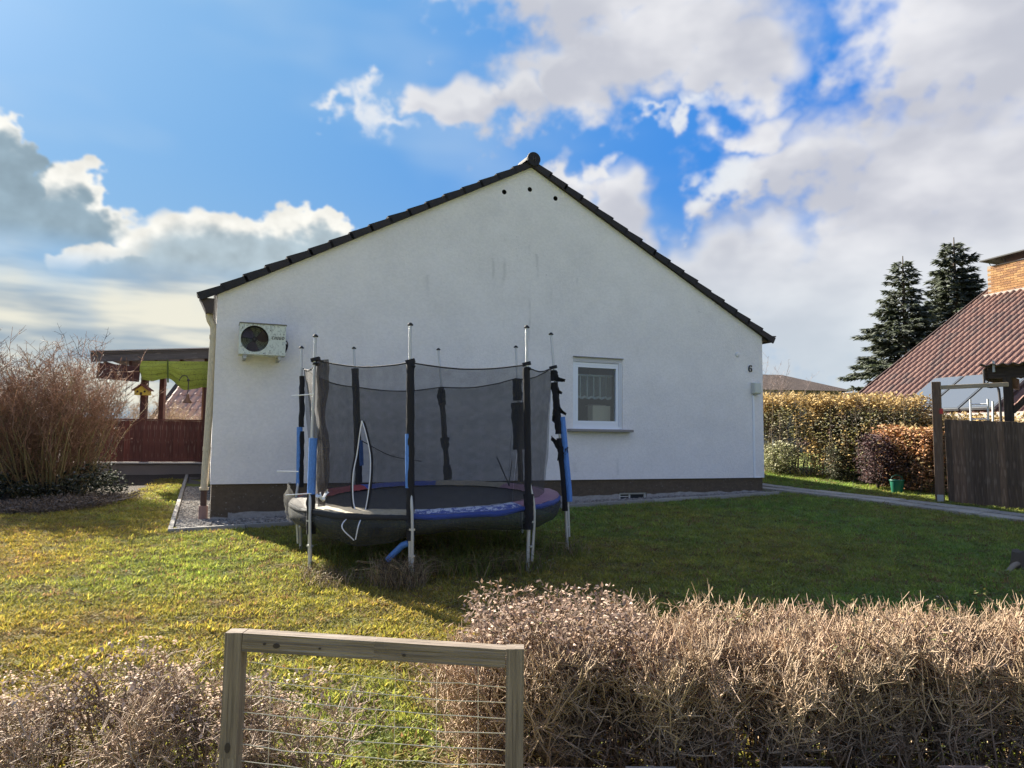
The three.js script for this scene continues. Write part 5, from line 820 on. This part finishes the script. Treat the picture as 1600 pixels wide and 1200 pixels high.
// ---------------------------------------------------------------- spruces
function spruce(label, x, z, H, R, seed, bare, skew) {
  const T = thing('spruce_tree', label, 'tree', on(x, z)), r = rng(seed), wood = new Sticks(), s = new Sticks();
  wood.stick([V(0, -0.1, 0), V(0.03, H * 0.5, 0), V(0, H * 0.85, 0), V(0.02, H, 0)], 0.16, 0.02, [0.09, 0.065, 0.05], 7);
  const levels = Math.round(H * 3.1);
  for (let i = 0; i < levels; i++) {
    const t = i / levels, y = 1.0 + (H - 1.15) * t, taper = Math.pow(1 - t, bare ? 0.95 : 0.75), n = t > 0.9 ? 4 : 7, thin = bare && t > 0.72 ? 0.5 : 1;
    for (let k = 0; k < n; k++) {
      const a = k / n * 6.283 + i * 1.9 + (r() - 0.5) * 0.7, sk = 1 + skew * Math.max(0, -Math.cos(a)) * (1 - t), L = (R * taper * (0.42 + 0.66 * r()) + 0.1) * sk, d = V(Math.cos(a), 0, Math.sin(a)), pts = [];
      for (let q = 0; q <= 4; q++) { const u = q / 4; pts.push(V(d.x * L * u, y + L * (0.12 * u - 0.42 * u * u + 0.26 * u * u * u) + (t > 0.85 ? L * 0.4 * u : 0) + (r() - 0.5) * 0.04, d.z * L * u)); }
      wood.stick(pts, 0.02 * (1 - 0.5 * t), 0.006, [0.075, 0.055, 0.042], 3);
      const m = Math.round(L * 95 * thin) + 14, tone = 0.7 + r() * 0.6;
      for (let q = 0; q < m; q++) {
        const u = 0.04 + 0.96 * Math.pow(r(), 0.7), w = Math.min(3, Math.floor(u * 4)), p = pts[w].clone().lerp(pts[w + 1], u * 4 - w), side = r() < 0.5 ? -1 : 1, fan = (1 - u) * L * 0.36 + 0.08, off = r() * fan, lat = V(-d.z * side, -0.08, d.x * side), o = p.addScaledVector(lat, off).add(V(d.x * off * 0.5, (r() - 0.6) * 0.07, d.z * off * 0.5));
        const dir = d.clone().multiplyScalar(0.75).addScaledVector(lat, 0.35 + 0.6 * r()).add(V(0, (r() - 0.45) * 0.7, 0)).normalize(), c = 0.75 + r() * 0.6;
        s.leaf(o, dir, V(-dir.z, (r() - 0.5) * 0.9, dir.x).normalize(), 0.2 + r() * 0.2, 0.07 + r() * 0.05, [0.055 * c * tone, 0.068 * c * tone, 0.034 * c * tone], 0.25);
      }
    }
  }
  part('trunk', wood.build(), twigMat, T); const crown = part('crown', s.build(), leafMat, T); crown.userData.kind = 'stuff';
}
spruce('dark spruce with a long thin leader and one wide low bough', 17.2, -32, 8.75, 3.3, 501, true, 0.35);
spruce('tallest dark spruce standing close to the brick chimney', 20.1, -33, 9.9, 3.1, 502, false, 0);
spruce('slim dark spruce half hidden behind the tallest one', 21.5, -34.5, 8.7, 2.4, 503, true, 0);
// ---------------------------------------------------------------- back hedges and shrubs on the right
function leafHedge(name, label, line, width, top, sprays, seed, count, dens) {
  const c = line[0], T = thing(name, label, 'hedge', on(c[0], c[1])), r = rng(seed), lists = sprays.map(() => []), s = new Sticks(), cols = sprays.map(() => []);
  for (let k = 0; k < count; k++) {
    const u = r() * (line.length - 1), i = Math.min(line.length - 2, Math.floor(u)), f = u - i, x0 = lerp(line[i][0], line[i + 1][0], f), z0 = lerp(line[i][1], line[i + 1][1], f), w = (r() - 0.5) * width, dx = line[i + 1][0] - line[i][0], dz = line[i + 1][1] - line[i][1], L = Math.hypot(dx, dz), x = x0 - dz / L * w, z = z0 + dx / L * w, h = top(u) * (1 + 0.025 * N3(u * 9, 1, 2)), y = Math.pow(r(), 0.7) * h;
    const q = dens(u, y / h, x, z, r); if (q < 0) continue;
    const t = 0.7 + r() * 0.6; lists[q].push(placed(x - T.position.x, groundY(x, z) - T.position.y + y, z - T.position.z, r() * 6.28, 0.75 + r() * 0.6)); cols[q].push(C(t, t, t));
    if (k % 22 === 0) { const o = V(x - T.position.x, groundY(x, z) - T.position.y - 0.02, z - T.position.z), e = o.clone().add(V((r() - 0.5) * 0.5, h * (0.8 + 0.24 * r()), (r() - 0.5) * 0.5)); s.stick([o, o.clone().lerp(e, 0.5).add(V((r() - 0.5) * 0.16, 0, (r() - 0.5) * 0.16)), e], 0.01, 0.004, r() < 0.3 ? [0.24, 0.17, 0.1] : [0.12, 0.085, 0.05]); }
  }
  part('stems', s.build(), twigMat, T);
  sprays.forEach((g, i) => instanced('leaves', g, leafMat, lists[i], T, cols[i]));
  return T;
}
{
  const gold = leafSpray(601, 8, [[0.46, 0.31, 0.1], [0.36, 0.23, 0.075], [0.52, 0.38, 0.17]], 0.062), olive = leafSpray(602, 8, [[0.2, 0.18, 0.055], [0.27, 0.21, 0.07], [0.12, 0.12, 0.04]], 0.06), pale = leafSpray(603, 7, [[0.44, 0.40, 0.26], [0.36, 0.34, 0.18], [0.26, 0.25, 0.11]], 0.06), rust = leafSpray(604, 8, [[0.42, 0.20, 0.08], [0.34, 0.15, 0.06], [0.46, 0.27, 0.14]], 0.065), deep = leafSpray(605, 7, [[0.035, 0.03, 0.018], [0.06, 0.045, 0.025]], 0.06);
  leafHedge('tall_hedge', 'tall clipped hedge with golden brown leaves on top', [[4.6, -22.4], [6.38, -18.5], [7.5, -16.4], [8.35, -15.0]], 1.0, () => 1.83, [gold, olive, pale, deep], 610, 9500, (u, h, x, z, r) => { const n = fbm(x * 1.3, h * 1.6, z * 1.3, 3); if ((h < 0.45 && n < 0.02 && r() < 0.5) || (n < -0.08 && r() < 0.6)) return -1; return h > 0.86 || (h > 0.6 && n > 0.05) ? 0 : h < 0.45 && u < 1.6 ? (n > -0.05 ? 2 : 3) : n > 0.12 ? 0 : n > -0.1 ? 1 : n > -0.22 ? 2 : 3; });
  leafHedge('lower_hedge', 'lower olive green hedge running behind the upright board fence', [[8.3, -15.2], [9.3, -14.6], [11.5, -13.9]], 0.8, () => 1.42, [gold, olive, deep], 620, 3600, (u, h, x, z, r) => { const n = fbm(x * 1.5, h * 2, z * 1.5, 3); return h > 0.85 || n > 0.12 ? 0 : n > -0.25 ? 1 : 2; });
  leafHedge('beech_hedge', 'young beech hedge with rust coloured leaves beside the board fence', [[7.7, -15.2], [8.1, -14.1]], 0.5, () => 1.2, [rust, gold, deep], 630, 1500, (u, h, x, z, r) => (fbm(x * 3, h * 3, z * 3, 2) > 0.16 && h < 0.6 ? 2 : r() < 0.75 ? 0 : 1));
  const bush = (label, x, z, H, R, cols, size, n, seed) => { const T = thing('small_shrub', label, 'shrub', on(x, z)), r = rng(seed), l = [], s = new Sticks(); for (let k = 0; k < n; k++) { const a = r() * 6.283, q = Math.sqrt(r()), y = H * (0.12 + 0.88 * r()), w = R * q * (0.55 + 0.55 * Math.sin(Math.min(1, y / H * 1.1) * 2.6)); l.push(placed(Math.cos(a) * w, y, Math.sin(a) * w, r() * 6.28, 0.7 + r() * 0.6)); } for (let k = 0; k < 16; k++) { const a = r() * 6.283; s.stick([V(0, -0.02, 0), V(Math.cos(a) * R * 0.4, H * 0.5, Math.sin(a) * R * 0.4), V(Math.cos(a) * R * 0.8, H * (0.7 + 0.35 * r()), Math.sin(a) * R * 0.8)], 0.012, 0.004, [0.1, 0.07, 0.05]); } part('stems', s.build(), twigMat, T); instanced('leaves', leafSpray(seed + 1, 7, cols, size), leafMat, l, T); };
  bush('dark purple leaved shrub in front of the beech hedge', 7.35, -14.85, 1.05, 0.36, [[0.075, 0.028, 0.028], [0.05, 0.022, 0.024], [0.11, 0.045, 0.035]], 0.055, 420, 640);
  bush('small dark green shrub beside the low wire fence', 7.15, -16.1, 0.72, 0.3, [[0.04, 0.05, 0.02], [0.07, 0.07, 0.03]], 0.05, 300, 644);
  bush('pale green shrub next to the house corner', 6.35, -17.5, 0.7, 0.45, [[0.3, 0.3, 0.14], [0.22, 0.24, 0.09], [0.4, 0.38, 0.24]], 0.055, 380, 648);
  // bare twigs of a tree behind the house
  const b = thing('bare_tree', 'leafless tree crown showing past the house corner', 'tree', on(9.0, -27)), s = new Sticks(); bareShrub(s, rng(660), V(0, 0.9, 0), 3.2, 1.5, 20, [0.13, 0.09, 0.075], [0.2, 0.14, 0.13], 9); s.stick([V(0, -0.1, 0), V(0, 1.2, 0)], 0.1, 0.07, [0.12, 0.09, 0.07], 6); part('branches', s.build(), twigMat, b);
  // low wire fence
  const A = on(6.3, -17.75), B = on(7.95, -16.1), W = thing('wire_fence', 'low grey chain link fence in front of the tall hedge', 'fence', A), wm = std(C(0.36, 0.37, 0.36), 0.5, { metalness: 0.5 }), L = Math.hypot(B.x - A.x, B.z - A.z), H = 0.75, rods = [], pt = (u, y) => A.clone().lerp(B, u / L).add(V(0, y, 0));
  for (let u = -H; u < L; u += 0.075) for (const k of [1, -1]) { let a = u, b2 = u + H, ya = 0, yb = H; if (a < 0) { ya = -a; a = 0; } if (b2 > L) { yb = H - (b2 - L); b2 = L; } if (yb <= ya) continue; rods.push(k > 0 ? rod(pt(a, ya), pt(b2, yb), 0.004, 4) : rod(pt(a, H - ya), pt(b2, H - yb), 0.004, 4)); }
  tag(partW('mesh', merge(rods), wm, W), null, null, null, 'stuff');
  partW('line_wire', rod(pt(0, H), pt(L, H), 0.006, 5), wm, W);
  for (let k = 0; k < 3; k++) partW('post', rod(pt(k * L / 2, -0.05), pt(k * L / 2, H + 0.06), 0.02, 8), wm, W);
  // green bucket
  const bk = thing('garden_bucket', 'green plastic garden bucket beside the purple shrub', 'bucket', on(7.42, -14.25)), gm = std(C(0.012, 0.14, 0.085), 0.45, { side: THREE.DoubleSide });
  part('pail', new THREE.LatheGeometry([[0, 0.005], [0.1, 0.005], [0.125, 0.25], [0.135, 0.255], [0.135, 0.235], [0.12, 0.24]].map(([x, y]) => new THREE.Vector2(x, y)), 24), gm, bk); part('handle', tube([V(-0.125, 0.22, 0), V(-0.09, 0.31, 0), V(0, 0.345, 0), V(0.09, 0.31, 0), V(0.125, 0.22, 0)], 0.009, 20, 6), std(C(0.01, 0.08, 0.05), 0.5), bk);
}
{ // upright board fence, frame and carport on the right
  const A = V(7.6, 0, -13.05), d = V(0.855, 0, 0.81).normalize(), turn = Math.atan2(-d.z, d.x), r = rng(701), F = thing('timber_fence', 'dark weathered fence of upright timber boards beside the path', 'fence', on(A.x, A.z), turn);
  const mats = [0, 1, 2].map((k) => std([C(1, 1, 1), C(0.75, 0.74, 0.74), C(1.25, 1.15, 1.08)][k], 0.9, { map: woodMap(710 + k * 5, [0.075, 0.05, 0.034], [0.175, 0.118, 0.08], [0.26, 0.19, 0.14]), bumpMap: woodBump, bumpScale: 0.006 })), sl = -0.063 * d.z;
  for (let k = 0, x = 0.12; x < 3.4; k++, x += 0.098) { const b = part('board', box(0.0975, 1.44, 0.022, 0, 0, 0, 0.003), mats[Math.floor(r() * 3)], F); b.position.set(x, 0.735 + sl * x + (r() - 0.5) * 0.02, (r() - 0.5) * 0.008); b.rotation.z = 0.018 + (r() - 0.5) * 0.004; }
  for (const y of [0.3, 1.15]) part('rail', box(3.4, 0.08, 0.045, 1.75, y + sl * 1.75, -0.04).rotateZ(0), mats[1], F);
  const tan = std(C(1, 1, 1), 0.85, { map: woodMap(730, [0.1, 0.06, 0.036], [0.19, 0.12, 0.075], [0.26, 0.19, 0.13]), bumpMap: woodBump, bumpScale: 0.006 }), pale = std(C(1, 1, 1), 0.85, { map: woodMap(734, [0.28, 0.21, 0.13], [0.42, 0.33, 0.22], [0.5, 0.42, 0.32]) });
  const P = thing('wooden_arbour', 'tall brown timber post with a pale rail along its top', 'arbour', on(7.54, -13.02), turn);
  part('post', box(0.13, 2.15, 0.1, -0.01, 1.05, 0, 0.006), tan, P); part('top_rail', box(1.05, 0.07, 0.05, 0.565, 2.02, 0.0, 0.004).rotateZ(0.01), pale, P); part('metal_foot', box(0.1, 0.16, 0.012, 0.01, 0.06, 0.058), std(C(0.4, 0.4, 0.4), 0.5, { metalness: 0.6 }), P); part('red_tag', box(0.05, 0.09, 0.02, 0.07, 1.6, 0.05), std(C(0.5, 0.04, 0.03), 0.5), P);
  const K = thing('carport', 'dark timber carport with a corrugated roof edge behind the fence', 'carport', on(8.55, -12.75), turn), dk = std(C(1, 1, 1), 0.85, { map: woodMap(740, [0.025, 0.018, 0.013], [0.06, 0.042, 0.03], [0.09, 0.065, 0.05]), bumpMap: woodBump, bumpScale: 0.005 });
  const sh = new THREE.Shape(), tp = []; for (let k = 0; k <= 120; k++) tp.push(new THREE.Vector2(-0.32 + k * 0.03, 2.43 + 0.018 * Math.sin(k * 0.03 * 41))); sh.setFromPoints([...tp, ...tp.slice().reverse().map((p) => new THREE.Vector2(p.x, p.y - 0.012))]);
  part('corrugated_roof', new THREE.ExtrudeGeometry(sh, { depth: 3.2, bevelEnabled: false }).translate(0, 0, -3.0), std(C(0.10, 0.085, 0.075), 0.7), K);
  part('eaves_beam', box(3.2, 0.2, 0.12, 1.38, 2.29, 0, 0.004), dk, K); part('fascia', box(0.05, 0.22, 3.0, -0.26, 2.28, -1.5), dk, K);
  for (const x of [0.06, 2.6]) part('post', box(0.13, 2.26, 0.13, x, 1.08, 0, 0.005), dk, K);
  part('brace', box(0.09, 0.8, 0.07).rotateZ(-0.75).translate(0.38, 1.9, 0), dk, K); part('post', box(0.12, 2.2, 0.12, 0.1, 1.05, -2.6), dk, K);
  part('back_wall', box(3.2, 2.1, 0.03, 1.5, 1.05, -2.9), dk, K);
  part('roof_bracket', box(0.035, 0.2, 0.05, -0.12, 2.4, 0.1), std(C(0.45, 0.45, 0.43), 0.5, { metalness: 0.5 }), K);
  part('gutter_pipe', tube([V(-0.28, 2.36, 0.06), V(-0.28, 2.2, 0.06), V(-0.27, 2.08, 0.07), V(-0.2, 2.04, 0.08), V(-0.08, 2.04, 0.09), V(-0.06, 1.95, 0.09), V(-0.06, 0.1, 0.09)], 0.02, 50, 8), std(C(0.05, 0.042, 0.04), 0.5), K);
  const t = thing('white_trestle', 'white metal ladder frame standing behind the timber fence', 'ladder', on(8.72, -13.75), turn), wt = std(C(0.78, 0.78, 0.78), 0.45);
  for (const x of [-0.14, 0.14, 0.2]) part('upright', rod(V(x, 0, 0), V(x + 0.02, 1.82 - (x > 0.15 ? 0.04 : 0), x > 0.15 ? -0.1 : 0), 0.018, 8), wt, t);
  for (let k = 0; k < 6; k++) part('rung', rod(V(-0.14, 0.33 + k * 0.28, 0), V(0.15, 0.33 + k * 0.28, 0), 0.012, 8), wt, t);
}
renderer.render(scene, camera);
